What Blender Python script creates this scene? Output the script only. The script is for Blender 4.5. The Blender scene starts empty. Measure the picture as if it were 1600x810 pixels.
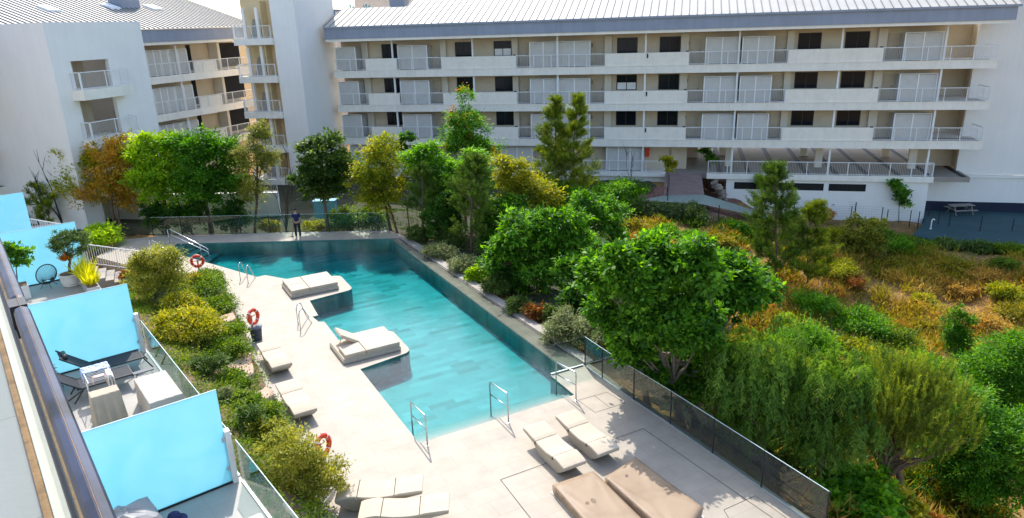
import bpy, bmesh, math, random
import numpy as np
from mathutils import Vector, Matrix
from mathutils.geometry import tessellate_polygon
R_ = math.radians
SC = bpy.context.scene
COL = SC.collection
rnd = random.Random(7)
nr = np.random.default_rng(11)

# ------------------------------------------------------------------ camera, sky, sun, exposure
FPX, PITCH, ROLL, EYE = 1112.0, R_(18.4), R_(-1.884), 11.6
fwd = np.array([0, math.cos(PITCH), -math.sin(PITCH)])
r0 = np.array([1.0, 0, 0]); u0 = np.cross(r0, fwd)
CR = r0*math.cos(ROLL)+u0*math.sin(ROLL); CU = -r0*math.sin(ROLL)+u0*math.cos(ROLL)
cam = bpy.data.cameras.new('camera'); camo = bpy.data.objects.new('camera', cam); COL.objects.link(camo)
cam.sensor_width = 36; cam.lens = FPX/1600*36; cam.clip_end = 6000; cam.clip_start = 0.05
M3 = Matrix(((CR[0], CU[0], -fwd[0]), (CR[1], CU[1], -fwd[1]), (CR[2], CU[2], -fwd[2])))
camo.matrix_world = Matrix.Translation((0, 0, EYE)) @ M3.to_4x4()
SC.camera = camo

SUN_AZ, SUN_EL = R_(103), R_(48)      # azimuth counted from +X, towards +Y
SUN_STRENGTH, SKY_STRENGTH, EXPOSURE = 2.2, 0.15, 1.35
SD = Vector((math.cos(SUN_AZ)*math.cos(SUN_EL), math.sin(SUN_AZ)*math.cos(SUN_EL), math.sin(SUN_EL)))
w = bpy.data.worlds.new('World'); SC.world = w; w.use_nodes = True
nt = w.node_tree; nt.nodes.clear()
sky = nt.nodes.new('ShaderNodeTexSky'); sky.sky_type = 'NISHITA'; sky.sun_disc = False
sky.sun_elevation = SUN_EL; sky.sun_rotation = math.pi/2-SUN_AZ
sky.air_density = 1.0; sky.dust_density = 1.6
bg = nt.nodes.new('ShaderNodeBackground'); bg.inputs['Strength'].default_value = SKY_STRENGTH
wo = nt.nodes.new('ShaderNodeOutputWorld')
nt.links.new(sky.outputs[0], bg.inputs[0]); nt.links.new(bg.outputs[0], wo.inputs[0])
sl = bpy.data.lights.new('sun', 'SUN'); sl.energy = SUN_STRENGTH; sl.angle = R_(0.5); sl.color = (1, .94, .84)
slo = bpy.data.objects.new('sun', sl); COL.objects.link(slo)
slo.rotation_euler = (-SD).to_track_quat('-Z', 'Y').to_euler()
SC.view_settings.view_transform = 'Standard'; SC.view_settings.look = 'None'
SC.view_settings.gamma = 1; SC.view_settings.use_curve_mapping = False
SC.view_settings.exposure = EXPOSURE
SC.render.engine = 'CYCLES'
SC.cycles.max_bounces = 10; SC.cycles.transparent_max_bounces = 24
SC.cycles.diffuse_bounces = 4; SC.cycles.glossy_bounces = 4; SC.cycles.volume_bounces = 0
SC.cycles.caustics_reflective = False; SC.cycles.caustics_refractive = False
SC.cycles.sample_clamp_indirect = 6

# ------------------------------------------------------------------ surveying helpers (photo measurements -> metres)
def ray(x, y):
    d = fwd*FPX + CR*(x-800) - CU*(y-405)
    return d/FPX
def at(x, y, z):
    d = ray(x, y); t = (z-EYE)/d[2]
    return np.array([0, 0, EYE]) + d*t
def at_plane(x, y, p, n):
    d = ray(x, y); o = np.array([0, 0, EYE]); t = ((np.asarray(p)-o)@n)/(d@n)
    return o+d*t

class Frame:
    def __init__(s, o, ax, ay): s.o = np.array(o, float); s.ax = np.array(ax, float); s.ay = np.array(ay, float)
    def p(s, x, y, z): return s.o + s.ax*x + s.ay*y + np.array([0, 0, z])
    def inv(s, P):
        q = np.asarray(P)[:2]-s.o[:2]; return np.array([q@s.ax[:2], q@s.ay[:2]])
    def px(s, x, y, v):            # photo point on the vertical plane ay = v  -> (u, z)
        P = at_plane(x, y, s.p(0, v, 0), s.ay); return float((P-s.o)@s.ax), float(P[2])
TH = R_(-13.97)
FD = np.array([math.cos(TH), math.sin(TH), 0]); FM = np.array([-math.sin(TH), math.cos(TH), 0])
FAC = Frame(FM*62.6, FD, FM)                       # main facade: u along, v away from the pool
a_ = R_(128)
BE = np.array([math.cos(a_), math.sin(a_), 0]); BS = np.array([math.sin(a_), -math.cos(a_), 0])
BLD = Frame((0, 0, 0), BE, BS)                     # the terraces below: t along, s outwards
W_ = R_(68.7)
WNG = Frame((-30.2, 59.2, 0), (math.cos(W_), math.sin(W_), 0), (-math.sin(W_), math.cos(W_), 0))  # left wing, v away from us
I_ = Frame((0, 0, 0), (1, 0, 0), (0, 1, 0))

# ------------------------------------------------------------------ mesh helpers
class MB:
    def __init__(s): s.v = []; s.f = []; s.m = []
    def face(s, pts, mi=0):
        b = len(s.v); s.v += [tuple(map(float, p)) for p in pts]; s.f.append(list(range(b, b+len(pts)))); s.m.append(mi)
    def hexa(s, P, mi=0):          # 8 points: bottom 4 ccw, top 4 ccw
        b = len(s.v); s.v += [tuple(map(float, p)) for p in P]
        for q in ((3, 2, 1, 0), (4, 5, 6, 7), (0, 1, 5, 4), (1, 2, 6, 5), (2, 3, 7, 6), (3, 0, 4, 7)):
            s.f.append([b+i for i in q]); s.m.append(mi)
    def fbox(s, fr, x0, x1, y0, y1, z0, z1, mi=0):
        s.hexa([fr.p(x0, y0, z0), fr.p(x1, y0, z0), fr.p(x1, y1, z0), fr.p(x0, y1, z0),
                fr.p(x0, y0, z1), fr.p(x1, y0, z1), fr.p(x1, y1, z1), fr.p(x0, y1, z1)], mi)
    def box(s, x0, x1, y0, y1, z0, z1, mi=0): s.fbox(I_, x0, x1, y0, y1, z0, z1, mi)
    def prism(s, poly, z0, z1, mi=0, mside=None):
        poly = [tuple(p[:2]) for p in poly]
        area = sum(poly[i][0]*poly[(i+1) % len(poly)][1]-poly[(i+1) % len(poly)][0]*poly[i][1] for i in range(len(poly)))
        if area < 0: poly = poly[::-1]
        n = len(poly); b = len(s.v)
        s.v += [(p[0], p[1], z0) for p in poly]+[(p[0], p[1], z1) for p in poly]
        for t in tessellate_polygon([[Vector((p[0], p[1], 0)) for p in poly]]):
            t = list(t); A, B, C = (poly[i] for i in t)
            if (B[0]-A[0])*(C[1]-A[1])-(B[1]-A[1])*(C[0]-A[0]) < 0: t = t[::-1]
            s.f.append([b+n+i for i in t]); s.m.append(mi); s.f.append([b+i for i in t[::-1]]); s.m.append(mi)
        for i in range(n):
            j = (i+1) % n; s.f.append([b+i, b+j, b+n+j, b+n+i]); s.m.append(mi if mside is None else mside)
    def tube(s, pts, r, n=6, mi=0, cap=True):
        pts = [np.asarray(p, float) for p in pts]; k = len(pts)
        rs = r if isinstance(r, (list, tuple, np.ndarray)) else [r]*k
        b = len(s.v); prev = None
        for i, p in enumerate(pts):
            t = pts[min(i+1, k-1)]-pts[max(i-1, 0)]; L = np.linalg.norm(t); t = t/L if L > 1e-9 else np.array([0, 0, 1.])
            if prev is None:
                a = np.cross(t, [0, 0, 1.]);
                if np.linalg.norm(a) < .05: a = np.cross(t, [1., 0, 0])
            else: a = prev - t*(prev@t)
            a = a/np.linalg.norm(a); prev = a; c = np.cross(t, a)
            for j in range(n):
                q = 2*math.pi*j/n; s.v.append(tuple(p+(a*math.cos(q)+c*math.sin(q))*rs[i]))
        for i in range(k-1):
            for j in range(n):
                j2 = (j+1) % n; s.f.append([b+i*n+j, b+i*n+j2, b+(i+1)*n+j2, b+(i+1)*n+j]); s.m.append(mi)
        if cap:
            s.f.append([b+j for j in range(n)][::-1]); s.m.append(mi)
            s.f.append([b+(k-1)*n+j for j in range(n)]); s.m.append(mi)
    def lathe(s, prof, c=(0, 0, 0), n=24, mi=0):
        b = len(s.v); k = len(prof)
        for r, z in prof:
            for j in range(n):
                q = 2*math.pi*j/n; s.v.append((c[0]+r*math.cos(q), c[1]+r*math.sin(q), c[2]+z))
        for i in range(k-1):
            for j in range(n):
                j2 = (j+1) % n; s.f.append([b+i*n+j, b+i*n+j2, b+(i+1)*n+j2, b+(i+1)*n+j]); s.m.append(mi)
        s.f.append([b+j for j in range(n)][::-1]); s.m.append(mi); s.f.append([b+(k-1)*n+j for j in range(n)]); s.m.append(mi)
    def loft(s, rings, mi=0, cap=True):
        b = len(s.v); n = len(rings[0])
        for r in rings: s.v += [tuple(map(float, p)) for p in r]
        for i in range(len(rings)-1):
            for j in range(n):
                j2 = (j+1) % n; s.f.append([b+i*n+j, b+i*n+j2, b+(i+1)*n+j2, b+(i+1)*n+j]); s.m.append(mi)
        if cap:
            s.f.append([b+j for j in range(n)][::-1]); s.m.append(mi)
            s.f.append([b+(len(rings)-1)*n+j for j in range(n)]); s.m.append(mi)
    def torus(s, c, ax, ay, Rr, r, n=32, k=10, mi=0, a0=0, a1=2*math.pi):
        ax = np.asarray(ax, float); ay = np.asarray(ay, float); az = np.cross(ax, ay); b = len(s.v); full = abs(a1-a0-2*math.pi) < 1e-6
        m = n if full else n+1
        for i in range(m):
            q = a0+(a1-a0)*i/n; d = ax*math.cos(q)+ay*math.sin(q)
            for j in range(k):
                p = 2*math.pi*j/k; s.v.append(tuple(np.asarray(c)+d*(Rr+r*math.cos(p))+az*(r*math.sin(p))))
        for i in range(n):
            i2 = (i+1) % m
            for j in range(k):
                j2 = (j+1) % k; s.f.append([b+i*k+j, b+i2*k+j, b+i2*k+j2, b+i*k+j2]); s.m.append(mi)
    def build(s, name, mats, parent=None, smooth=False, bevel=0, fix=True):
        me = bpy.data.meshes.new(name)
        off = np.array(ROOT.get(parent.name, (0, 0, 0))) if parent is not None else np.zeros(3)
        V = np.array(s.v, float).reshape(-1, 3)-off
        me.from_pydata(V.tolist(), [], s.f)
        if not isinstance(mats, (list, tuple)): mats = [mats]
        for m in mats: me.materials.append(m)
        if len(mats) > 1: me.polygons.foreach_set('material_index', s.m)
        if fix:
            bm = bmesh.new(); bm.from_mesh(me)
            bmesh.ops.remove_doubles(bm, verts=bm.verts, dist=1e-5) if smooth else None
            bmesh.ops.recalc_face_normals(bm, faces=bm.faces); bm.to_mesh(me); bm.free()
        if smooth: me.polygons.foreach_set('use_smooth', [True]*len(me.polygons))
        me.update()
        o = bpy.data.objects.new(name, me); COL.objects.link(o)
        if parent is not None:
            o.parent = parent; ROOT[o.name] = tuple(off)
        if bevel:
            b = o.modifiers.new('bevel', 'BEVEL'); b.width = bevel; b.segments = 2; b.limit_method = 'ANGLE'
        return o
ROOT = {}
def tag(o, label=None, cat=None, group=None, kind=None):
    if label: o['label'] = label
    if cat: o['category'] = cat
    if group: o['group'] = group
    if kind: o['kind'] = kind
    return o
def thing(name, label, cat, loc=(0, 0, 0), rz=0, group=None):
    o = bpy.data.objects.new(name, None); COL.objects.link(o); o.empty_display_size = .3
    o.location = [float(q) for q in loc]; o.rotation_euler = (0, 0, rz)
    ROOT[o.name] = (0, 0, 0) if rz else tuple(float(q) for q in loc)
    return tag(o, label, cat, group)
def local_thing(name, label, cat, loc, rz=0, group=None):       # parts are modelled round (0,0,0)
    o = thing(name, label, cat, loc, rz, group); ROOT[o.name] = (0, 0, 0); return o
def copy_tree(o, parent=None, label=None, loc=None, rz=None):
    c = o.copy(); COL.objects.link(c); ROOT[c.name] = ROOT.get(o.name, (0, 0, 0))
    if parent is not None: c.parent = parent
    if label: c['label'] = label
    if loc is not None: c.location = [float(q) for q in loc]
    if rz is not None: c.rotation_euler = (0, 0, rz)
    for ch in list(o.children): copy_tree(ch, c)
    return c

# ------------------------------------------------------------------ materials
def _new(name):
    m = bpy.data.materials.new(name); m.use_nodes = True; t = m.node_tree; t.nodes.clear()
    out = t.nodes.new('ShaderNodeOutputMaterial'); return m, t, out
def N(t, typ, **k):
    n = t.nodes.new(typ)
    for a, b in k.items():
        if a.startswith('i_'): n.inputs[a[2:].replace('_', ' ')].default_value = b
        else: setattr(n, a, b)
    return n
def rgba(c): return (c[0], c[1], c[2], 1)
def ramp(t, fac, stops):
    r = t.nodes.new('ShaderNodeValToRGB'); e = r.color_ramp.elements
    e[0].position = stops[0][0]; e[0].color = rgba(stops[0][1]); e[1].position = stops[-1][0]; e[1].color = rgba(stops[-1][1])
    for p, c in stops[1:-1]:
        q = e.new(p); q.color = rgba(c)
    t.links.new(fac, r.inputs[0]); return r
def mix(t, a, b, fac, mode='MIX'):
    m = t.nodes.new('ShaderNodeMix'); m.data_type = 'RGBA'; m.blend_type = mode
    for s, v in ((6, a), (7, b), (0, fac)):
        if hasattr(v, 'default_value'): t.links.new(v, m.inputs[s])
        else: m.inputs[s].default_value = rgba(v) if s else v
    return m.outputs[2]
def mat(name, c, rough=.7, var=.12, scale=3, bump=0, bscale=40, metal=0, streak=0, spec=.4, c2=None, coat=0):
    m, t, out = _new(name); b = N(t, 'ShaderNodeBsdfPrincipled')
    b.inputs['Roughness'].default_value = rough; b.inputs['Metallic'].default_value = metal
    b.inputs['Specular IOR Level'].default_value = spec; b.inputs['Coat Weight'].default_value = coat
    tc = N(t, 'ShaderNodeTexCoord'); no = N(t, 'ShaderNodeTexNoise'); no.inputs['Scale'].default_value = scale; no.inputs['Detail'].default_value = 6
    no.inputs['Roughness'].default_value = .6
    t.links.new(tc.outputs['Object'], no.inputs['Vector'])
    d = c2 or tuple(x*(1-var*1.6) for x in c); e = tuple(min(1, x*(1+var*.6)) for x in c)
    col = ramp(t, no.outputs[0], [(.3, d), (.52, c), (.75, e)]).outputs[0]
    if streak:
        mp = N(t, 'ShaderNodeMapping'); mp.inputs['Scale'].default_value = (2.2, 2.2, .12)
        t.links.new(tc.outputs['Object'], mp.inputs[0]); n2 = N(t, 'ShaderNodeTexNoise'); n2.inputs['Scale'].default_value = 1.6; n2.inputs['Detail'].default_value = 5
        t.links.new(mp.outputs[0], n2.inputs['Vector'])
        r2 = ramp(t, n2.outputs[0], [(.42, tuple(1-streak*k for k in (1, 1.06, 1.15))), (.6, (1, 1, 1))])
        col = mix(t, col, r2.outputs[0], 1.0, 'MULTIPLY')
    t.links.new(col, b.inputs['Base Color'])
    if bump:
        n3 = N(t, 'ShaderNodeTexNoise'); n3.inputs['Scale'].default_value = bscale; n3.inputs['Detail'].default_value = 4
        t.links.new(tc.outputs['Object'], n3.inputs['Vector'])
        bp = N(t, 'ShaderNodeBump'); bp.inputs['Strength'].default_value = bump; bp.inputs['Distance'].default_value = .02
        t.links.new(n3.outputs[0], bp.inputs['Height']); t.links.new(bp.outputs[0], b.inputs['Normal'])
    t.links.new(b.outputs[0], out.inputs[0]); return m
def tile_mat(name, c, joint, ang, tw, th, mortar=.004, var=.08, rough=.55, offset=.5, tone=None, blotch=.08, bump=.15, sparse=False):
    m, t, out = _new(name); b = N(t, 'ShaderNodeBsdfPrincipled'); b.inputs['Roughness'].default_value = rough; b.inputs['Specular IOR Level'].default_value = .35
    tc = N(t, 'ShaderNodeTexCoord'); mp = N(t, 'ShaderNodeMapping'); mp.inputs['Rotation'].default_value = (0, 0, -ang)
    t.links.new(tc.outputs['Object'], mp.inputs[0])
    br = N(t, 'ShaderNodeTexBrick'); br.offset = offset; br.inputs['Scale'].default_value = 1; br.inputs['Mortar Size'].default_value = mortar
    br.inputs['Mortar Smooth'].default_value = .1; br.inputs['Brick Width'].default_value = tw; br.inputs['Row Height'].default_value = th
    tone = tone or tuple(x*(1-var) for x in c)
    br.inputs['Color1'].default_value = rgba(c); br.inputs['Color2'].default_value = rgba(tone); br.inputs['Mortar'].default_value = rgba(joint)
    t.links.new(mp.outputs[0], br.inputs['Vector'])
    no = N(t, 'ShaderNodeTexNoise'); no.inputs['Scale'].default_value = 1.3; no.inputs['Detail'].default_value = 8; no.inputs['Roughness'].default_value = .65
    t.links.new(tc.outputs['Object'], no.inputs['Vector'])
    r = ramp(t, no.outputs[0], [(.3, (1-blotch*1.8,)*3), (.7, (1+blotch*.5,)*3)])
    bc = br.outputs['Color']
    if sparse:                       # most slabs alike, every now and then a darker or a lighter one
        br.inputs['Color1'].default_value = (1, 1, 1, 1); br.inputs['Color2'].default_value = (0, 0, 0, 1); br.inputs['Mortar'].default_value = (.5, .5, .5, 1)
        bc = ramp(t, br.outputs['Color'], [(.0, tuple(x*.55 for x in c)), (.1, tuple(x*.66 for x in c)), (.15, tuple(x*.9 for x in c)), (.7, c), (.82, tone), (1, tone)]).outputs[0]
    col = mix(t, bc, r.outputs[0], 1.0, 'MULTIPLY'); t.links.new(col, b.inputs['Base Color'])
    if bump:
        bp = N(t, 'ShaderNodeBump'); bp.inputs['Strength'].default_value = bump; bp.inputs['Distance'].default_value = .01
        n3 = N(t, 'ShaderNodeTexNoise'); n3.inputs['Scale'].default_value = 30; t.links.new(tc.outputs['Object'], n3.inputs['Vector'])
        t.links.new(n3.outputs[0], bp.inputs['Height']); t.links.new(bp.outputs[0], b.inputs['Normal'])
    t.links.new(b.outputs[0], out.inputs[0]); return m
def glass_mat(name, tint, rough=.0, ior=1.5, wave=0, boost=1.0):
    m, t, out = _new(name); tr = N(t, 'ShaderNodeBsdfTransparent'); tr.inputs[0].default_value = rgba(tint)
    gl = N(t, 'ShaderNodeBsdfGlossy'); gl.inputs['Roughness'].default_value = rough; fr = N(t, 'ShaderNodeFresnel'); fr.inputs[0].default_value = ior
    mx = N(t, 'ShaderNodeMixShader'); fac = fr.outputs[0]
    ge = N(t, 'ShaderNodeNewGeometry'); mi_ = N(t, 'ShaderNodeMix'); mi_.inputs[2].default_value = ior; mi_.inputs[3].default_value = 1/ior
    t.links.new(ge.outputs['Backfacing'], mi_.inputs[0]); t.links.new(mi_.outputs[0], fr.inputs[0])
    if boost != 1.0:
        mm = N(t, 'ShaderNodeMath', operation='MULTIPLY'); mm.inputs[1].default_value = boost; mm.use_clamp = True
        t.links.new(fac, mm.inputs[0]); fac = mm.outputs[0]
    t.links.new(fac, mx.inputs[0]); t.links.new(tr.outputs[0], mx.inputs[1]); t.links.new(gl.outputs[0], mx.inputs[2])
    t.links.new(mx.outputs[0], out.inputs[0])
    if wave:
        tc = N(t, 'ShaderNodeTexCoord'); n = N(t, 'ShaderNodeTexNoise'); n.inputs['Scale'].default_value = 9; n.inputs['Detail'].default_value = 5
        n.inputs['Distortion'].default_value = .8
        t.links.new(tc.outputs['Object'], n.inputs['Vector']); bp = N(t, 'ShaderNodeBump'); bp.inputs['Strength'].default_value = wave; bp.inputs['Distance'].default_value = .05
        t.links.new(n.outputs[0], bp.inputs['Height'])
        for q in (gl, fr): t.links.new(bp.outputs[0], q.inputs['Normal'])
    return m
def leaf_mat(name, stops, trans=.35, gloss=.25, rough=.45):
    m, t, out = _new(name); at_ = N(t, 'ShaderNodeAttribute'); at_.attribute_name = 'lv'
    r = ramp(t, at_.outputs['Fac'], stops)
    b = N(t, 'ShaderNodeBsdfPrincipled'); b.inputs['Roughness'].default_value = rough; b.inputs['Specular IOR Level'].default_value = gloss
    tl = N(t, 'ShaderNodeBsdfTranslucent'); mx = N(t, 'ShaderNodeMixShader'); mx.inputs[0].default_value = trans
    hs = N(t, 'ShaderNodeHueSaturation'); hs.inputs['Value'].default_value = 1.6; hs.inputs['Saturation'].default_value = 1.1; hs.inputs['Hue'].default_value = .49
    t.links.new(r.outputs[0], hs.inputs['Color']); t.links.new(hs.outputs[0], tl.inputs[0])
    t.links.new(r.outputs[0], b.inputs['Base Color']); t.links.new(b.outputs[0], mx.inputs[1]); t.links.new(tl.outputs[0], mx.inputs[2])
    t.links.new(mx.outputs[0], out.inputs[0]); return m

M = {}
M['white'] = mat('white render', (.85, .80, .70), .85, .05, 1.2, .25, 60, streak=.04)
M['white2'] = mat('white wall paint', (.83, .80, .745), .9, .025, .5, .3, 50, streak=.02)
M['parapet'] = mat('cream parapet paint', (.85, .79, .68), .8, .05, 1.5, .2, 50, streak=.03)
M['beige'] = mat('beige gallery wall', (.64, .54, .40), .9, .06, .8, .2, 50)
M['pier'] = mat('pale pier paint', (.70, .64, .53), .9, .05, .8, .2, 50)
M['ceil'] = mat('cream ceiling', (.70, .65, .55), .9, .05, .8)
M['door'] = mat('beige door', (.56, .47, .35), .6, .06, 2)
M['fascia'] = mat('blue grey metal fascia', (.27, .30, .365), .5, .06, .7, metal=.0, streak=.06)
M['roof'] = mat('pale metal roof', (.43, .415, .375), .6, .07, .6, 0, streak=.0)
M['seam'] = mat('roof seam', (.17, .165, .155), .6, .05, 2)
M['rail'] = mat('white rail paint', (.78, .78, .76), .5, .03, 5)
M['screen'] = mat('white perforated screen', (.56, .54, .50), .7, .05, 2)
M['frame'] = mat('white steel frame', (.82, .82, .80), .5, .03, 4)
M['black'] = mat('black frame', (.02, .021, .024), .5, .1, 5)
M['pane'] = mat('dark window glass', (.010, .013, .02), .12, .1, 2, spec=.2)
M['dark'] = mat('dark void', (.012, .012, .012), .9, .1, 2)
M['carpark'] = tile_mat('grey carpark paving', (.34, .30, .25), (.26, .24, .21), TH, .9, .45, .01, .1, .7)
M['drain'] = mat('dark drain grille', (.02, .02, .021), .7, .1, 6)
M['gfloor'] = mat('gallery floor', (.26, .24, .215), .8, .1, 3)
M['deck'] = tile_mat('pool deck stone', (.40, .35, .282), (.31, .27, .22), R_(28.5), 1.2, .6, .006, .06, .6, .5, blotch=.10)
M['joint'] = mat('dark joint', (.06, .055, .05), .8, .1, 6)
M['pooltile'] = tile_mat('green stone pool tiles', (.125, .215, .20), (.16, .27, .24), R_(28.5), .95, .3, .006, .5, .5, .5, tone=(.155, .25, .235), blotch=.14, sparse=True)
M['poolwall'] = tile_mat('green slate wall tiles', (.10, .30, .26), (.08, .24, .21), 0, .6, .3, .006, .3, .85, .5, blotch=.2)
M['coping'] = tile_mat('wet green stone coping', (.16, .17, .13), (.1, .11, .09), R_(-63), 1.2, .6, .006, .2, .25, .5, blotch=.15)
M['step'] = tile_mat('pale pool step tiles', (.15, .185, .16), (.11, .13, .115), R_(28.5), 1.2, .3, .006, .1, .5, .5, blotch=.1)
M['kerb'] = mat('pale stone kerb', (.33, .30, .26), .7, .12, 4, .2, 30)
M['terrace'] = tile_mat('pale terrace tiles', (.34, .325, .30), (.25, .24, .22), a_, .9, .9, .005, .04, .5, 0, blotch=.04)
M['soil'] = mat('brown soil', (.20, .125, .075), .95, .35, 2.5, .8, 12, c2=(.10, .06, .035))
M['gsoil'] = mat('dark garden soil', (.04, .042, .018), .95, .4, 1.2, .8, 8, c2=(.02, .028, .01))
M['mulch'] = mat('red brown mulch', (.24, .115, .085), .95, .5, 7, 1, 16, c2=(.10, .05, .04))
M['hill'] = mat('dry grassy earth', (.30, .19, .085), .95, .4, .8, 1, 6, c2=(.13, .10, .035))
M['pave'] = tile_mat('brick path', (.30, .21, .18), (.2, .15, .13), TH, .4, .2, .008, .2, .8)
M['path'] = mat('green grey path', (.26, .31, .26), .9, .1, 3)
M['court'] = mat('blue green court surface', (.025, .075, .085), .8, .12, .6, .1, 60)
M['dado'] = mat('navy wall base', (.012, .018, .04), .8, .1, 1)  # dark navy band along the foot of the end wall
M['sand'] = mat('pink sandstone', (.50, .34, .24), .85, .2, 3, .4, 18)
M['rock'] = mat('rubble stone', (.30, .25, .2), .9, .4, 4, .8, 9)
M['stair'] = mat('ochre stair wall', (.66, .50, .28), .9, .05, 1)
M['chrome'] = mat('stainless steel', (.62, .63, .64), .22, .05, 6, metal=1)
M['cush'] = mat('cream cushion', (.53, .45, .345), .85, .05, 3, .15, 60)
M['rattan'] = mat('cream resin weave', (.46, .41, .335), .7, .08, 6, .5, 90)
M['cover'] = mat('tan vinyl cover', (.29, .205, .132), .55, .10, 1.1, .25, 5, c2=(.22, .15, .093))
M['ink'] = mat('brown print', (.16, .10, .08), .7, .1, 4)
M['orange'] = mat('orange buoy plastic', (.72, .055, .012), .45, .08, 4)
M['reflect'] = mat('white band', (.8, .8, .78), .5, .03, 4)
M['bin'] = mat('slate bin plastic', (.05, .06, .085), .6, .1, 3)
M['binlid'] = mat('grey bin lid', (.16, .17, .20), .6, .1, 3)
M['timber'] = mat('tan timber post', (.36, .24, .12), .7, .2, 6)
M['bark'] = mat('brown bark', (.16, .11, .075), .95, .3, 8, .8, 20)
M['barkp'] = mat('pale bark', (.28, .23, .18), .95, .3, 8, .8, 20)
M['barkd'] = mat('dark bark', (.07, .05, .04), .95, .3, 8, .8, 20)
M['steel'] = mat('blue grey handrail metal', (.032, .042, .08), .45, .7, 7, metal=.0, spec=.25)
M['rust'] = mat('rusty brown strip', (.36, .20, .09), .8, .3, 9, .4, 40)
M['alu'] = mat('aluminium post', (.55, .56, .57), .4, .05, 3, metal=.6)
M['pale'] = mat('pale green rail strip', (.40, .42, .35), .5, .06, 3)
M['navy'] = mat('navy fabric', (.012, .022, .085), .85, .15, 6)
M['slate'] = mat('slate mesh fabric', (.014, .017, .027), .7, .12, 5)
M['anth'] = mat('anthracite metal', (.03, .032, .036), .5, .1, 4)
M['gslat'] = mat('grey slatted resin', (.13, .14, .155), .6, .1, 4)
M['ptab'] = mat('weathered timber', (.26, .235, .21), .8, .15, 6)
M['cloth'] = mat('ecru table cloth', (.46, .42, .375), .9, .06, 2, .3, 12)
M['cloth2'] = mat('beige chair cover', (.42, .36, .28), .9, .08, 2, .3, 12)
M['tarp'] = mat('grey rain cover', (.26, .255, .26), .5, .12, 2, .2, 8)
M['yellow'] = mat('yellow towel', (.75, .42, .03), .9, .15, 5, .3, 30)
M['pot'] = mat('white planter', (.74, .72, .69), .6, .06, 3)
M['far'] = mat('pinkish far wall', (.66, .55, .46), .9, .06, 1)
M['blue'] = mat('far blue roof', (.12, .16, .30), .6, .1, 1)
M['skin'] = mat('skin', (.42, .25, .17), .6, .06, 8)
M['hair'] = mat('dark hair', (.03, .022, .018), .7, .1, 20)
M['trou'] = mat('dark trousers', (.018, .02, .028), .9, .1, 8)
M['shoe'] = mat('pale shoes', (.5, .5, .5), .7, .1, 8)
M['teal'] = mat('teal bench slat', (.10, .36, .40), .6, .1, 4)
M['glass'] = glass_mat('clear glass', (.86, .94, .92))
M['glassg'] = glass_mat('grey balustrade glass', (.58, .65, .63), boost=1.5)
M['gedge'] = mat('glass edge', (.55, .68, .66), .2, .03, 4)
def towel_mat():
    m, t, out = _new('blue and white towel'); b = N(t, 'ShaderNodeBsdfPrincipled'); b.inputs['Roughness'].default_value = .95
    tc = N(t, 'ShaderNodeTexCoord'); vo = N(t, 'ShaderNodeTexVoronoi'); vo.inputs['Scale'].default_value = 9
    t.links.new(tc.outputs['Object'], vo.inputs['Vector']); r = ramp(t, vo.outputs['Distance'], [(.3, (.10, .22, .60)), (.5, (.55, .62, .78))])
    t.links.new(r.outputs[0], b.inputs['Base Color']); t.links.new(b.outputs[0], out.inputs[0]); return m
M['towel'] = towel_mat()
def aqua_mat():
    m, t, out = _new('aqua frosted screen'); b = N(t, 'ShaderNodeBsdfPrincipled'); b.inputs['Roughness'].default_value = .16; b.inputs['Specular IOR Level'].default_value = .6
    tc = N(t, 'ShaderNodeTexCoord'); n1 = N(t, 'ShaderNodeTexNoise'); n1.inputs['Scale'].default_value = .9; n1.inputs['Detail'].default_value = 7; n1.inputs['Distortion'].default_value = 1.2
    t.links.new(tc.outputs['Object'], n1.inputs['Vector'])
    c1 = ramp(t, n1.outputs[0], [(.35, (.32, .65, .78)), (.6, (.37, .69, .81))]); c2 = ramp(t, n1.outputs[0], [(.35, (.50, .84, .94)), (.6, (.57, .87, .96))])
    t.links.new(c1.outputs[0], b.inputs['Base Color']); tl = N(t, 'ShaderNodeBsdfTranslucent'); t.links.new(c2.outputs[0], tl.inputs[0])
    mx = N(t, 'ShaderNodeMixShader'); mx.inputs[0].default_value = .55; t.links.new(b.outputs[0], mx.inputs[1]); t.links.new(tl.outputs[0], mx.inputs[2])
    tr = N(t, 'ShaderNodeBsdfTransparent'); tr.inputs[0].default_value = (.35, .80, .95, 1); m2 = N(t, 'ShaderNodeMixShader'); m2.inputs[0].default_value = .16
    t.links.new(mx.outputs[0], m2.inputs[1]); t.links.new(tr.outputs[0], m2.inputs[2]); t.links.new(m2.outputs[0], out.inputs[0]); return m
M['aqua'] = aqua_mat()
def water_mat():
    m = glass_mat('pool water', (1, 1, 1), .02, 1.33, wave=.17); t = m.node_tree; out = [n for n in t.nodes if n.type == 'OUTPUT_MATERIAL'][0]
    va = N(t, 'ShaderNodeVolumeAbsorption'); va.inputs['Color'].default_value = (.01, .865, .905, 1); va.inputs['Density'].default_value = 1.0
    t.links.new(va.outputs[0], out.inputs['Volume']); return m
M['water'] = water_mat()
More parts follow.
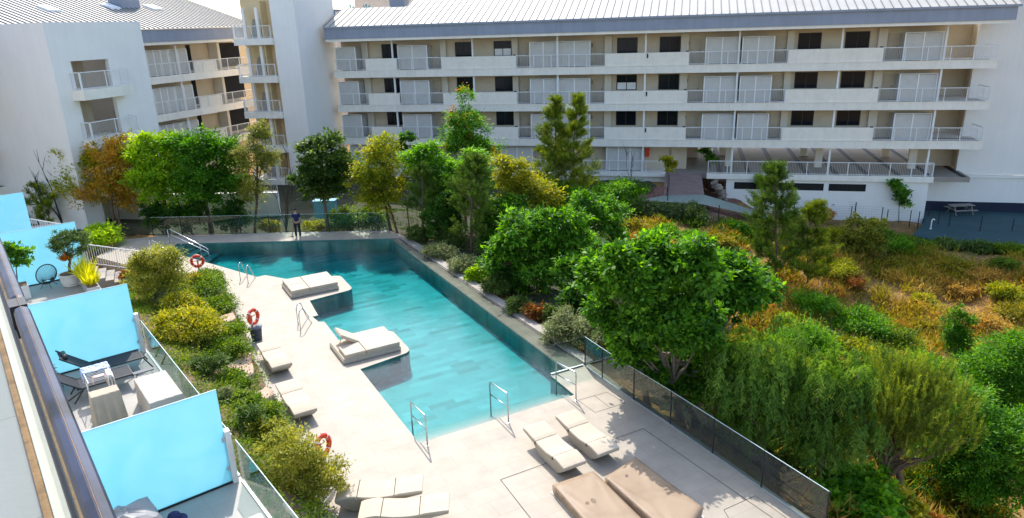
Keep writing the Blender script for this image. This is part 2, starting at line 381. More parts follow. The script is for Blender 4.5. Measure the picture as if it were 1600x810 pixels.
# ================================================================== THE SETTING
def smooth_poly(c, k=5, r=.12):
    """round the corner points flagged in c: list of (pt, rounded?)"""
    out = []; n = len(c)
    for i, (p, f) in enumerate(c):
        p = np.array(p[:2])
        if not f: out.append(p); continue
        a = np.array(c[i-1][0][:2]); b = np.array(c[(i+1) % n][0][:2])
        da = (a-p)/np.linalg.norm(a-p); db = (b-p)/np.linalg.norm(b-p)
        A = p+da*r; B = p+db*r
        for q in range(k+1):
            t = q/k; out.append(A*(1-t)**2+p*2*t*(1-t)+B*t*t)
    return out
Z0 = lambda x, y: at(x, y, 0)[:2]
pool_px = [(277, 381, 0), (610, 373, 0), (886, 580, 0), (860, 587, 0), (897, 617, 0), (655, 693, 0), (563, 577, 0), (643, 549, 1), (612, 515.5, 1),
           (533, 537, 0), (507, 503, 0), (498, 503, 0), (488, 495, 0), (497, 493, 0), (484, 470, 0), (552, 452, 1), (531, 430, 1), (463, 439, 0), (414, 430, 0), (402, 433, 0), (350, 418, 0), (258, 392, 0)]
POOL = smooth_poly([(Z0(x, y), f) for x, y, f in pool_px], 6, .35)
cop_px = [(620, 372), (911, 570)]
RIM_OUT = [Z0(624, 372.5), Z0(915, 571)]
# deck outline (the slab the pool is cut into)
gl0, gl1 = Z0(914, 572), Z0(1288, 832)
gdir = (gl1-gl0)/np.linalg.norm(gl1-gl0); GEND = gl1+gdir*.04
deck_px = [(345, 437), (238, 424), (150, 402), (196, 374), (240, 370), (610, 361), (640, 372)]
DECK = [Z0(*p) for p in deck_px]+[Z0(922, 569), GEND+np.array([.9, .47])*.12]
DECK += [GEND+np.array([-3.5, -9]), np.array([-3.0, 9.0]), np.array([-2.6, 10.5]), Z0(500, 790), Z0(408, 582), Z0(369, 484), Z0(353, 454)]
mb = MB()
def fill(mb, polys, z, mi=0, up=True):
    allp = [p for q in polys for p in q]; b = len(mb.v); mb.v += [(float(p[0]), float(p[1]), z) for p in allp]
    for t in tessellate_polygon([[Vector((p[0], p[1], 0)) for p in q] for q in polys]):
        t = list(t); A, B, C = (allp[i] for i in t)
        if ((B[0]-A[0])*(C[1]-A[1])-(B[1]-A[1])*(C[0]-A[0]) < 0) == up: t = t[::-1]
        mb.f.append([b+i for i in t]); mb.m.append(mi)
fill(mb, [DECK, POOL], 0.0)
for i in range(len(DECK)):
    p, q = DECK[i], DECK[(i+1) % len(DECK)]; mb.face([(*p, 0), (*p, -4), (*q, -4), (*q, 0)])
tag(mb.build('pool_deck', M['deck'], fix=False), kind='structure')
# pool basin
PD = -.78
mb = MB(); fill(mb, [POOL], PD, 0)
n = len(POOL)
for i in range(n):
    p, q = POOL[i], POOL[(i+1) % n]; mb.face([(*p, -.001), (*p, PD-.02), (*q, PD-.02), (*q, -.001)], 1)
tag(mb.build('pool_basin', [M['pooltile'], M['poolwall']], fix=False), kind='structure')
# shallow steps along the near edge and at the far left corner
A, B = Z0(655, 693), Z0(897, 617); e1 = (B-A)/np.linalg.norm(B-A); n1 = np.array([-e1[1], e1[0]]); L1 = np.linalg.norm(B-A)
mb = MB(); fr = Frame((*A, 0), (*e1, 0), (*n1, 0))
for k in range(5): mb.fbox(fr, .02, L1-.02, .0+k*.30 if k else .01, .30*(k+1), PD-.01, -.13-.125*k)
tag(mb.build('pool_steps', M['step']), kind='structure')
A, B = Z0(258, 392), Z0(277, 381); e2 = (B-A)/np.linalg.norm(B-A); n2 = np.array([e2[1], -e2[0]]); L2 = np.linalg.norm(B-A)
mb = MB(); fr = Frame((*A, 0), (*e2, 0), (*n2, 0)); ed = (Z0(350, 418)-A); ed = ed/np.linalg.norm(ed); c_ = float(ed@e2)/float(ed@n2)
for k in range(5):
    x0 = k*.5; x1 = x0+.5; zt = -.12-.125*k
    mb.hexa([fr.p(c_*x0+.02, x0+.01, PD), fr.p(c_*x1+.02, x1, PD), fr.p(L2-.03+x1*.12, x1, PD), fr.p(L2-.03+x0*.12, x0+.01, PD),
             fr.p(c_*x0+.02, x0+.01, zt), fr.p(c_*x1+.02, x1, zt), fr.p(L2-.03+x1*.12, x1, zt), fr.p(L2-.03+x0*.12, x0+.01, zt)], 1)
    mb.hexa([fr.p(c_*x1+.02, x1-.05, zt), fr.p(c_*x1+.02, x1+.003, zt), fr.p(L2-.03+x1*.12, x1+.003, zt), fr.p(L2-.03+x1*.12, x1-.05, zt),
             fr.p(c_*x1+.02, x1-.05, zt+.006), fr.p(c_*x1+.02, x1+.003, zt+.006), fr.p(L2-.03+x1*.12, x1+.003, zt+.006), fr.p(L2-.03+x1*.12, x1-.05, zt+.006)], 0)
tag(mb.build('corner_pool_steps', [M['step'], M['poolwall']]), kind='structure')
# water
cen = np.mean(POOL, axis=0)
def grow(poly, d):
    out = []; n = len(poly); ar = sum(poly[i][0]*poly[(i+1) % n][1]-poly[(i+1) % n][0]*poly[i][1] for i in range(n)); sg = 1 if ar > 0 else -1
    for i in range(n):
        a, b, c = poly[i-1], poly[i], poly[(i+1) % n]; e1_ = (b-a)/np.linalg.norm(b-a); e2_ = (c-b)/np.linalg.norm(c-b); nn_ = np.array([e1_[1]+e2_[1], -(e1_[0]+e2_[0])])*sg
        nn_ = nn_/max(.3, np.linalg.norm(nn_)); out.append(b+nn_*d)
    return out
mb = MB(); mb.prism(grow(POOL, .02), PD-.25, -.055); tag(mb.build('pool_water', M['water'], fix=True), kind='structure')
# raised edges: wet coping along the right side, kerb strips
e3 = (RIM_OUT[1]-RIM_OUT[0]); Lr = np.linalg.norm(e3); e3 = e3/Lr; n3 = np.array([-e3[1], e3[0]])
def strip(p, q, p2, q2, z0, z1, m, name, kind='structure'):
    mb = MB(); mb.hexa([(*p, z0), (*q, z0), (*q2, z0), (*p2, z0), (*p, z1), (*q, z1), (*q2, z1), (*p2, z1)]); return tag(mb.build(name, m), kind=kind)
strip(Z0(610.5, 373.2), Z0(886.3, 579.8), Z0(621, 372.8), Z0(910, 571.2), .002, .02, M['coping'], 'pool_coping')
strip(Z0(621.7, 372.8), Z0(911, 571), Z0(624.5, 372.6), Z0(914, 570), .0, .006, M['joint'], 'overflow_channel')
K0, K1 = Z0(640, 377), Z0(930, 556)
strip(Z0(625, 372), Z0(914.6, 569.8), Z0(638, 371), Z0(927, 565), .002, .05, M['kerb'], 'planting_kerb')
# kerb along the left planting, dark steel edging
for a, b in (((345, 437), (353, 454)), ((353, 454), (369, 484)), ((369, 484), (408, 582)), ((408, 582), (500, 790))):
    p, q = Z0(*a), Z0(*b); t = (q-p)/np.linalg.norm(q-p); m_ = np.array([-t[1], t[0]])
    mb = MB(); mb.hexa([(*(p-m_*.09), -.1), (*(q-m_*.09), -.1), (*(q+m_*.04), -.1), (*(p+m_*.04), -.1), (*(p-m_*.09), .1), (*(q-m_*.09), .1), (*(q+m_*.04), .1), (*(p+m_*.04), .1)])
    tag(mb.build('planting_kerb', M['kerb']), kind='structure')
# joints of the big floor hatches
def joint_line(pts, wd=.022, name='floor_joint'):
    mb = MB()
    for a, b in zip(pts[:-1], pts[1:]):
        p, q = Z0(*a), Z0(*b); t = (q-p)/np.linalg.norm(q-p); m_ = np.array([-t[1], t[0]])*wd/2
        mb.face([(*(p-m_), .004), (*(q-m_), .004), (*(q+m_), .004), (*(p+m_), .004)])
    tag(mb.build(name, M['joint']), kind='structure')
joint_line([(860, 850), (782, 750), (1005, 670), (1190, 798), (1215, 815)])
joint_line([(903, 626), (930, 645), (977, 630), (948, 613), (903, 626)], .014); joint_line([(928, 618), (953, 637)], .014)
joint_line([(1150, 830), (1131, 797), (1180, 775), (1232, 812)], .016); joint_line([(913.5, 571.5), (932, 590)], .016)

# ---- terrain: one sheet out to the horizon
ctrl = [(1250, 800, -3.2), (1450, 790, -4.6), (1590, 800, -5.4), (1400, 640, -6.6), (1590, 640, -7.2), (1400, 520, -6.9), (1590, 520, -6.4), (1480, 480, -6.2),
        (1400, 440, -5.5), (1590, 440, -5.3), (1300, 395, -4.7), (1440, 398, -4.9), (1590, 396, -5.05), (1150, 420, -4.0), (1150, 500, -4.3), (1200, 560, -4.6), (1100, 600, -2.8), (1000, 480, -2.0),
        (900, 450, -1.0), (950, 380, -2.0), (1060, 350, -2.6), (1100, 340, -3.1), (1180, 345, -4.2), (1250, 370, -4.6), (860, 400, -.8), (800, 400, -.6), (720, 370, -.6)]
CX = [(*at(x, y, z)[:2], z) for x, y, z in ctrl]
for k in np.linspace(0, 1, 9):                             # bed beside the pool
    p = (1-k)*Z0(642, 376)+k*Z0(930, 562); CX.append((*p, -.08)); CX.append((*(p+n3*1.6), -.22))
for k in np.linspace(0, 1, 7):                             # outside the deck's glass
    p = (1-k)*gl0+k*GEND; CX.append((*(p+np.array([.89, .45])*.5), -.5-.9*k)); CX.append((*(p+np.array([.89, .45])*2.2), -1.2-1.4*k))
for u in range(-36, 2, 5): CX.append((*FAC.p(u, -1.5, 0)[:2], -2.2 if u < -2 else -1.9)); CX.append((*FAC.p(u, -9, 0)[:2], -1.9))
for u in (3, 8, 14, 20): CX.append((*FAC.p(u, -.8, 0)[:2], {3: -3.6, 8: -4.7, 14: -5.1, 20: -5.15}[u]))
for u in (22, 30, 40, 60): CX.append((*FAC.p(u, 1, 0)[:2], -5.12)); CX.append((*FAC.p(u, -8, 0)[:2], -5.12))
for x, y, z in ((-9, 46, -.7), (-15, 47, -.7), (-22, 48, -.7), (-28, 44, -.4), (-34, 42, -.3), (-24, 54, -1.5), (-14, 54, -1.4), (-40, 50, -.5), (-30, 34, .2), (-3, 46, -1), (2, 52, -1.8), (-45, 30, 0)): CX.append((x, y, z))
for x, y, z in ((45, 20, -7), (60, 45, -5.5), (30, 10, -7), (14, 8, -5), (20, 0, -6), (-60, 80, -2), (60, 90, -5), (0, 100, -3), (0, -30, -6), (-60, 0, -2), (100, 0, -6)): CX.append((x, y, z))
CX = np.array(CX, float)
def h0(X, Y):
    X = np.asarray(X, float); Y = np.asarray(Y, float)
    d2 = (X[..., None]-CX[:, 0])**2+(Y[..., None]-CX[:, 1])**2
    wgt = 1/(d2+.25)**1.7; return (wgt*CX[:, 2]).sum(-1)/wgt.sum(-1)
def inside(poly, X, Y):
    c = np.zeros(X.shape, bool); n = len(poly); j = n-1
    for i in range(n):
        xi, yi = poly[i][:2]; xj, yj = poly[j][:2]
        cnd = ((yi > Y) != (yj > Y)) & (X < (xj-xi)*(Y-yi)/(yj-yi+1e-12)+xi); c ^= cnd; j = i
    return c
def dist_poly(poly, X, Y):
    D = np.full(X.shape, 1e9); n = len(poly)
    for i in range(n):
        p = np.array(poly[i][:2]); q = np.array(poly[(i+1) % n][:2]); d = q-p; L = d@d
        t = np.clip(((X-p[0])*d[0]+(Y-p[1])*d[1])/L, 0, 1); D = np.minimum(D, np.hypot(X-p[0]-t*d[0], Y-p[1]-t*d[1]))
    return D
TERR = [BLD.p(-8, 3.55, 0)[:2], BLD.p(44, 3.55, 0)[:2], BLD.p(44, -6, 0)[:2], BLD.p(-8, -6, 0)[:2]]
BANK = [BLD.p(6, 3.5, 0)[:2], BLD.p(33, 3.5, 0)[:2], Z0(230, 424), Z0(345, 437), Z0(369, 484), Z0(500, 790), np.array([-2.6, 10.5]), np.array([-1, 7])]
def noise2(X, Y):
    return (np.sin(X*.9+1.3*np.sin(Y*.7))*np.cos(Y*.8+np.sin(X*.6))*.10+np.sin(X*2.3+Y*1.7)*.04+np.sin(Y*3.1-X*1.1)*.03)
def hterr(X, Y):
    X = np.asarray(X, float); Y = np.asarray(Y, float); z = h0(X, Y)
    amp = np.clip((X-4)/8, 0, 1); z = z+noise2(X, Y)*amp*1.3
    for poly in (DECK, TERR, BANK):
        ins = inside(poly, X, Y); D = dist_poly(poly, X, Y); f = np.where(ins, np.clip((D-.55)/.5, 0, 1), 0); z = z*(1-f)+np.minimum(z, -3.2)*f
    return z
def grd(x, y):                                            # photo point -> point on the terrain
    lo, hi = 1.0, 200.0; d = ray(x, y); ts = np.linspace(8, 140, 1400)
    P = np.array([0, 0, EYE])+d[None, :]*ts[:, None]; k = np.nonzero(P[:, 2] < hterr(P[:, 0], P[:, 1]))[0]
    return P[k[0]] if len(k) else at(x, y, -3)
gx = np.concatenate([[-2500, -900, -400, -200, -120, -85], np.arange(-62, 50.1, .62), [60, 75, 100, 150, 300, 700, 2500]])
gy = np.concatenate([[-1500, -500, -150, -60, -30, -12], np.arange(-2, 82.1, .62), [90, 105, 140, 220, 500, 1200, 4000]])
GX, GY = np.meshgrid(gx, gy, indexing='ij'); GZ = np.zeros_like(GX)
for i in range(GX.shape[0]): GZ[i] = hterr(GX[i], GY[i])
nx, ny = GX.shape; me = bpy.data.meshes.new('ground')
idx = np.arange(nx*ny).reshape(nx, ny)
F = np.stack([idx[:-1, :-1], idx[1:, :-1], idx[1:, 1:], idx[:-1, 1:]], -1).reshape(-1, 4)
me.from_pydata(np.stack([GX, GY, GZ], -1).reshape(-1, 3).tolist(), [], F.tolist())
def ground_mat():
    m, t, out = _new('hillside earth and dry grass'); b = N(t, 'ShaderNodeBsdfPrincipled'); b.inputs['Roughness'].default_value = .95; b.inputs['Specular IOR Level'].default_value = .1
    tc = N(t, 'ShaderNodeTexCoord'); n1 = N(t, 'ShaderNodeTexNoise'); n1.inputs['Scale'].default_value = .38; n1.inputs['Detail'].default_value = 9; n1.inputs['Roughness'].default_value = .68
    n2 = N(t, 'ShaderNodeTexNoise'); n2.inputs['Scale'].default_value = 5; n2.inputs['Detail'].default_value = 6
    t.links.new(tc.outputs['Object'], n1.inputs['Vector']); t.links.new(tc.outputs['Object'], n2.inputs['Vector'])
    r1 = ramp(t, n1.outputs[0], [(.30, (.12, .11, .03)), (.42, (.24, .18, .06)), (.52, (.33, .19, .085)), (.62, (.31, .22, .09)), (.75, (.14, .12, .035))])
    r2 = ramp(t, n2.outputs[0], [(.3, (.55, .52, .5)), (.7, (1.25, 1.2, 1.1))])
    t.links.new(mix(t, r1.outputs[0], r2.outputs[0], 1.0, 'MULTIPLY'), b.inputs['Base Color'])
    bp = N(t, 'ShaderNodeBump'); bp.inputs['Strength'].default_value = .9; bp.inputs['Distance'].default_value = .12; t.links.new(n2.outputs[0], bp.inputs['Height']); t.links.new(bp.outputs[0], b.inputs['Normal'])
    t.links.new(b.outputs[0], out.inputs[0]); return m
M['ground'] = ground_mat()
me.materials.append(M['ground']); me.polygons.foreach_set('use_smooth', [True]*len(F))
tag(bpy.data.objects.new('ground', me), kind='structure'); COL.objects.link(bpy.data.objects['ground'])

def sheet(name, poly_px, m, dz=.03, sub=.5):             # a thin surface laid on the terrain
    pts = [grd(*p)[:2] for p in poly_px]; x0, y0 = np.min(pts, 0); x1, y1 = np.max(pts, 0)
    xs = np.arange(x0-sub, x1+2*sub, sub); ys = np.arange(y0-sub, y1+2*sub, sub); X, Y = np.meshgrid(xs, ys, indexing='ij')
    Z = np.stack([hterr(X[i], Y[i]) for i in range(len(xs))])+dz; mb = MB(); I = inside(pts, X, Y)
    ii = np.arange(X.size).reshape(X.shape); mb.v = [tuple(p) for p in np.stack([X, Y, Z], -1).reshape(-1, 3)]
    for i in range(len(xs)-1):
        for j in range(len(ys)-1):
            if I[i:i+2, j:j+2].any(): mb.f.append([int(ii[i, j]), int(ii[i+1, j]), int(ii[i+1, j+1]), int(ii[i, j+1])]); mb.m.append(0)
    return tag(mb.build(name, m, fix=False, smooth=False), kind='structure')
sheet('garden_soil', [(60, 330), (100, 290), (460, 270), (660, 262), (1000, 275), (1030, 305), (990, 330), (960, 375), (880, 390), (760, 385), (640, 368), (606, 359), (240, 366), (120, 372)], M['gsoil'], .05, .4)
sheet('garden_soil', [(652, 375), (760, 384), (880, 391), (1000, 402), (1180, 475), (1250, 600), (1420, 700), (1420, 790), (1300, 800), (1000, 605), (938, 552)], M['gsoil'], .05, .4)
# blue green court below the right wing
mb = MB(); c0 = [at(x, y, -4.8)[:2] for x, y in ((1446, 346), (1425, 369), (1500, 384), (1640, 392))]+[FAC.p(45, -4, 0)[:2], FAC.p(45, 3, 0)[:2], FAC.p(19.3, 3, 0)[:2], FAC.p(19.3, .4, 0)[:2]]
fill(mb, [c0], -4.75); 
for i in range(len(c0)):
    p, q = c0[i], c0[(i+1) % len(c0)]; mb.face([(*p, -4.75), (*p, -5.6), (*q, -5.6), (*q, -4.75)])
tag(mb.build('sports_court', M['court'], fix=False), kind='structure')
# brick ramp from the passage, path that turns down to the right
mb = MB(); a0, a1 = FAC.px(1040, 270, -.02)[0], FAC.px(1096, 270, -.02)[0]; b0, b1 = at(1036, 312, -2.3), at(1101, 309, -2.3)
mb.hexa([FAC.p(a0, 0, -2.2), FAC.p(a1, 0, -2.2), b1-[0, 0, .8], b0-[0, 0, .8], FAC.p(a0, 0, -1.30), FAC.p(a1, 0, -1.30), b1, b0])
tag(mb.build('brick_path', M['pave']), kind='structure')
mb = MB(); pl = [(1000, 316, -2.32), (1036, 308, -2.29), (1101, 307, -2.29), (1150, 322, -3.2), (1200, 338, -4.5), (1205, 347, -4.5), (1150, 333, -3.2), (1098, 322, -2.36), (1040, 318, -2.35)]
P = [at(*q) for q in pl]
for q in ((0, 1, 8), (1, 2, 7, 8), (2, 3, 6, 7), (3, 4, 5, 6)): mb.face([P[i]+[0, 0, .12] for i in q])
tag(mb.build('garden_path', M['path']), kind='structure')
sheet('mulch_bed', [(1098, 322), (1150, 336), (1200, 350), (1160, 362), (1105, 352)], M['mulch'], .06)
sheet('mulch_bed', [(985, 318), (1008, 300), (1042, 296), (1036, 312), (1000, 320)], M['mulch'], .06)
sheet('mulch_bed', [(1100, 285), (1135, 284), (1150, 318), (1104, 305)], M['mulch'], .06)

# ---- our own building's terraces (left) and the planted bank in front of them
ZT = 1.8; SE = 3.62
mb = MB(); mb.fbox(BLD, 5, 46, -5, SE, 1.4, ZT); tag(mb.build('terrace_floor', M['terrace']), kind='structure')
mb = MB(); mb.fbox(BLD, 5, 46, SE-.25, SE-.02, -1, 1.398); tag(mb.build('terrace_retaining_wall', M['white2']), kind='structure')
mb = MB(); mb.fbox(BLD, 0, 46, -5.2, -5, -1, 16); tag(mb.build('our_facade', M['white2']), kind='structure')
kb = [Z0(230, 424), Z0(300, 434), Z0(345, 437), Z0(353, 454), Z0(369, 484), Z0(408, 582), Z0(455, 686), Z0(500, 790), np.array([-2.65, 10.5]), np.array([-1.5, 8])]
tb = [BLD.p(t, SE+.01, 0)[:2] for t in (34, 31.5, 29.5, 28, 25.5, 20.5, 16.5, 12.5, 9, 7)]
def resample(P, n):
    P = np.array(P); s = np.r_[0, np.cumsum(np.linalg.norm(np.diff(P, axis=0), axis=1))]; q = np.linspace(0, s[-1], n); return np.stack([np.interp(q, s, P[:, 0]), np.interp(q, s, P[:, 1])], 1)
seg = np.linspace(0, 9, 64)
KB = np.stack([np.interp(seg, range(10), [p[k] for p in kb]) for k in (0, 1)], 1); TB = np.stack([np.interp(seg, range(10), [p[k] for p in tb]) for k in (0, 1)], 1)
nb = 16; V = []
for i in range(64):
    ztop = 1.55 if seg[i] > 1.5 else .5+.7*seg[i]
    for j in range(nb):
        f = j/(nb-1); p = KB[i]*(1-f)+TB[i]*f; z = .04+(ztop-.04)*(f**.8)+(noise2(p[0]*2, p[1]*2)*.5 if 0 < j < nb-1 else 0); V.append((*p, z))
BV = np.array(V).reshape(64, nb, 3)
ii = np.arange(64*nb).reshape(64, nb); mb = MB(); mb.v = V
mb.f = np.stack([ii[:-1, :-1], ii[:-1, 1:], ii[1:, 1:], ii[1:, :-1]], -1).reshape(-1, 4).tolist(); mb.m = [0]*len(mb.f)
tag(mb.build('planting_bank', M['soil'], smooth=True), kind='structure')
def bank(x, y):                                            # photo point -> planted bank
    d = ray(x, y); best = None; o = np.array([0, 0, EYE]); P = BV.reshape(-1, 3)
    v = P-o; t = v@d/(d@d); q = np.linalg.norm(v-t[:, None]*d, axis=1); return P[int(np.argmin(q))]

# ================================================================== BUILDINGS
def rail_mesh(mb, fr, x0, x1, y, z, h=1.05, step=.125, posts=1.6, axis='x'):
    def bx(a0, a1, b0, b1, z0, z1):
        if axis == 'x': mb.fbox(fr, a0, a1, b0, b1, z0, z1)
        else: mb.fbox(fr, b0, b1, a0, a1, z0, z1)
    bx(x0, x1, y-.025, y+.025, z+h-.05, z+h); bx(x0, x1, y-.012, y+.012, z+.07, z+.10)
    k = max(1, int((x1-x0)/step))
    for i in range(k+1):
        x = x0+(x1-x0)*i/k; bx(x-.006, x+.006, y-.006, y+.006, z+.1, z+h-.05)
    k = max(1, int(round((x1-x0)/posts)))
    for i in range(k+1):
        x = x0+(x1-x0)*i/k; bx(x-.025, x+.025, y-.022, y+.022, z-.02, z+h-.051)
def add_window(par, fr, u0, u1, z0, z1, v=1.985):
    mb = MB(); t = .06
    mb.fbox(fr, u0, u1, v-.03, v+.02, z1-t, z1); mb.fbox(fr, u0, u1, v-.03, v+.02, z0, z0+t)
    mb.fbox(fr, u0, u0+t, v-.03, v+.02, z0+t, z1-t); mb.fbox(fr, u1-t, u1, v-.03, v+.02, z0+t, z1-t)
    um = (u0+u1)/2; mb.fbox(fr, um-.035, um+.035, v-.025, v+.02, z0+t, z1-t)
    w_ = mb.build('window', M['black'], par); g = MB(); g.fbox(fr, u0+t-.001, u1-t+.001, v-.004, v+.012, z0+t-.001, z1-t+.001); g.build('pane', M['pane'], w_); return w_
def add_screen(par, fr, u0, u1, z, v=.55, h=2.1, n=2):
    mb = MB(); mb.fbox(fr, u0+.03, u1-.03, v, v+.03, z+.08, z+h-.04)
    mb.fbox(fr, u0+.03, u0+.06, v+.031, v+1.40, z+.08, z+h-.04); mb.fbox(fr, u1-.06, u1-.03, v+.031, v+1.40, z+.08, z+h-.04)
    s = mb.build('utility_screen', M['screen'], par); f = MB()
    for i in range(n+1):
        u = u0+(u1-u0)*i/n; f.fbox(fr, u-.045, u+.045, v-.05, v-.002, z+.01, z+h)
    f.fbox(fr, u0-.03, u1+.03, v-.03, v-.003, z+h+.001, z+h+.05); f.build('screen_frame', M['frame'], s); return s
def add_door(par, fr, u0, u1, z, v=1.99, h=2.1):
    mb = MB(); mb.fbox(fr, u0, u1, v-.02, v+.03, z+.01, z+h); mb.fbox(fr, u1-.16, u1-.12, v-.05, v-.021, z+1.0, z+1.12, 1)
    mb.fbox(fr, u0-.30, u0-.12, v-.03, v+.0, z+1.55, z+1.85, 1)
    return mb.build('door', [M['door'], M['black']], par)
FL = [7.75, 4.65, 1.58]                                     # gallery floor levels
UX = lambda x, v, y=78: FAC.px(x, y, v)[0]
mainb = thing('apartment_building', 'long apartment block with open white galleries under a pale metal roof, behind the trees', 'building', FAC.p(-5, 2, -1.3))
U0, U1 = -32.05, 22.65
def struct_box(fr, par, name, m, *a, **k):
    mb = MB(); mb.fbox(fr, *a); return mb.build(name, m, par, **k)
for f in FL:
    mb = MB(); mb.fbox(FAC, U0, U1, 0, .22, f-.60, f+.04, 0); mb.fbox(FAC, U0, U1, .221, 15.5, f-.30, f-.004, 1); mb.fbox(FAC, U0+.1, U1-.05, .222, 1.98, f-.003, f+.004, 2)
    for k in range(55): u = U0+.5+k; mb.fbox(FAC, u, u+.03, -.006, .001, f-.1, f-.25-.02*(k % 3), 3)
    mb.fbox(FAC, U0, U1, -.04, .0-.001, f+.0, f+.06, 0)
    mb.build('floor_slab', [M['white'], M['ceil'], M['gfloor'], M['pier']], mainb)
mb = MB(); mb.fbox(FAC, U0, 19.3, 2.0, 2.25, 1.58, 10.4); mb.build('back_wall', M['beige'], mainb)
mb = MB(); mb.fbox(FAC, U0, 0.2, 2.0, 2.25, -1.3, 1.279); mb.build('ground_back_wall', M['beige'], mainb)
for f in FL:
    for x0, x1 in ((688, 697), (800, 809), (945, 956), (1064, 1076), (1229, 1240), (1370, 1384), (565, 575)): struct_box(FAC, mainb, 'wall_pier', M['pier'], UX(x0, 1.8), UX(x1, 1.8), 1.7, 1.999, f+.005, f+2.5)
    for x0, x1 in ((596, 620), (711, 737), (771.5, 799.5), (964, 996), (1030.5, 1063), (1246, 1282), (1319, 1357)):
        w_ = add_window(mainb, FAC, UX(x0, 1.95), UX(x1, 1.95), f+.98, f+2.28)
        if (x0, f) in ((771.5, FL[0]), (964, FL[1])): mb = MB(); mb.fbox(FAC, UX(x0, 1.95)+.08, UX(x1, 1.95)-.08, 1.972, 1.978, f+1.03, f+1.62); mb.build('painted_reflection', M['frame'], w_)  # white sheet over the lower pane paints in the reflected sky
    for x0, x1, n in ((524, 555, 1), (622, 667, 2), (828, 870, 2), (873, 922, 2), (1103, 1154, 2), (1160, 1209, 2), (1412, 1471, 2)): add_screen(mainb, FAC, UX(x0, .6), UX(x1, .6), f, n=n)
    for x0, x1 in ((558, 567), (672, 687), (810, 825), (928, 943), (1079, 1096), (1212, 1228), (1386, 1404)): add_door(mainb, FAC, UX(x0, 1.95), UX(x1, 1.95), f)
    PX = [(570, 618), (689, 805.5), (946, 1076.5), (1233, 1380)]; last = U0+.05
    for x0, x1 in PX:
        u0, u1 = UX(x0, .1), UX(x1, .1)
        mb = MB(); mb.fbox(FAC, u0, u1, .03, .17, f+.041, f+1.08); mb.build('parapet', M['parapet'], mainb)
        mb = MB(); mb.fbox(FAC, u1-.25, u1-.02, .05, .16, f+1.081, f+1.17); mb.build('house_number_lamp', M['black'], mainb)
        mb = MB(); rail_mesh(mb, FAC, last+.03, u0-.03, .1, f+.04); mb.build('railing', M['rail'], mainb); last = u1
    mb = MB(); rail_mesh(mb, FAC, last+.03, U1-.05, .1, f+.04); rail_mesh(mb, FAC, .12, 2.6, U1-.06, f+.04, axis='y'); mb.build('railing', M['rail'], mainb)
PU = [UX(x, .25, y) for x, y in [(611, 60), (738, 75), (871, 78), (1009, 75), (1155, 75), (1316, 65), (1479, 60)]]
for u in PU:
    mb = MB()
    tops = [10.4, FL[0]-.60, FL[1]-.60, FL[2]-.60]
    for (z0, z1) in ((FL[0]+.01, 10.4), (FL[1]+.01, FL[0]-.302), (FL[2]+.01, FL[1]-.302), (-1.3, FL[2]-.302)): mb.fbox(FAC, u-.07, u+.07, .224, .36, z0, z1)
    mb.build('post', M['rail'], mainb)
for u in (PU[3], PU[4], PU[5]):
    for f in FL[:3]:
        if u == PU[3]: mb = MB(); mb.fbox(FAC, u+.12, u+.24, -.02, .02, f+.65, f+1.0); mb.build('wall_lamp', M['black'], mainb)
# fascia, soffit, roof with standing seams
RS = math.tan(R_(20)); RB = 11.66; V0 = -.95
mb = MB(); mb.fbox(FAC, U0-.1, 23.05, V0, V0+.06, 10.62, RB-.01); mb.fbox(FAC, 22.99, 23.05, V0+.061, 10, 10.62, RB-.01)
mb.fbox(FAC, U0-.1, 23.25, V0-.14, V0-.001, RB-.12, RB+.03, 0); mb.build('fascia', M['fascia'], mainb)
mb = MB(); mb.fbox(FAC, U0-.05, 22.8, V0+.07, 2.3, 10.40, 10.615); mb.build('soffit', M['parapet'], mainb)
mb = MB()
def roof_piece(mb, u0, u1, va, vb, zb):
    mb.hexa([FAC.p(u0, va, zb), FAC.p(u1, va, zb), FAC.p(u1, vb, zb+(vb-va)*RS), FAC.p(u0, vb, zb+(vb-va)*RS), FAC.p(u0, va, zb+.05), FAC.p(u1, va, zb+.05), FAC.p(u1, vb, zb+.05+(vb-va)*RS), FAC.p(u0, vb, zb+.05+(vb-va)*RS)], 0)
    u = u0+.02
    while u < u1:
        mb.hexa([FAC.p(u, va-.01, zb+.051), FAC.p(u+.05, va-.01, zb+.051), FAC.p(u+.05, vb, zb+.051+(vb-va)*RS), FAC.p(u, vb, zb+.051+(vb-va)*RS), FAC.p(u, va-.01, zb+.11), FAC.p(u+.05, va-.01, zb+.11), FAC.p(u+.05, vb, zb+.11+(vb-va)*RS), FAC.p(u, vb, zb+.11+(vb-va)*RS)], 1); u += .62
roof_piece(mb, -25.6, 23.2, V0-.12, 11, RB); roof_piece(mb, U0-.1, -25.62, V0-.12, 3.3, RB)
mb.build('roof', [M['roof'], M['seam']], mainb)
mb = MB(); mb.fbox(FAC, -33, -25.63, 3.45, 3.6, 11, 12.95, 0); mb.fbox(FAC, -33, -25.63, 3.4, 3.65, 12.951, 13.1, 1); mb.fbox(FAC, -34, -24, 10, 10.2, 12, 17, 0); mb.build('roof_terrace_wall', [M['far'], M['fascia']], mainb)
mb = MB(); mb.fbox(FAC, -27.6, -26.1, 3.9, 5, 12.6, 14.2); mb.fbox(FAC, -27.8, -25.9, 3.8, 5.1, 12.2, 12.9); mb.build('chimney', M['fascia'], mainb)
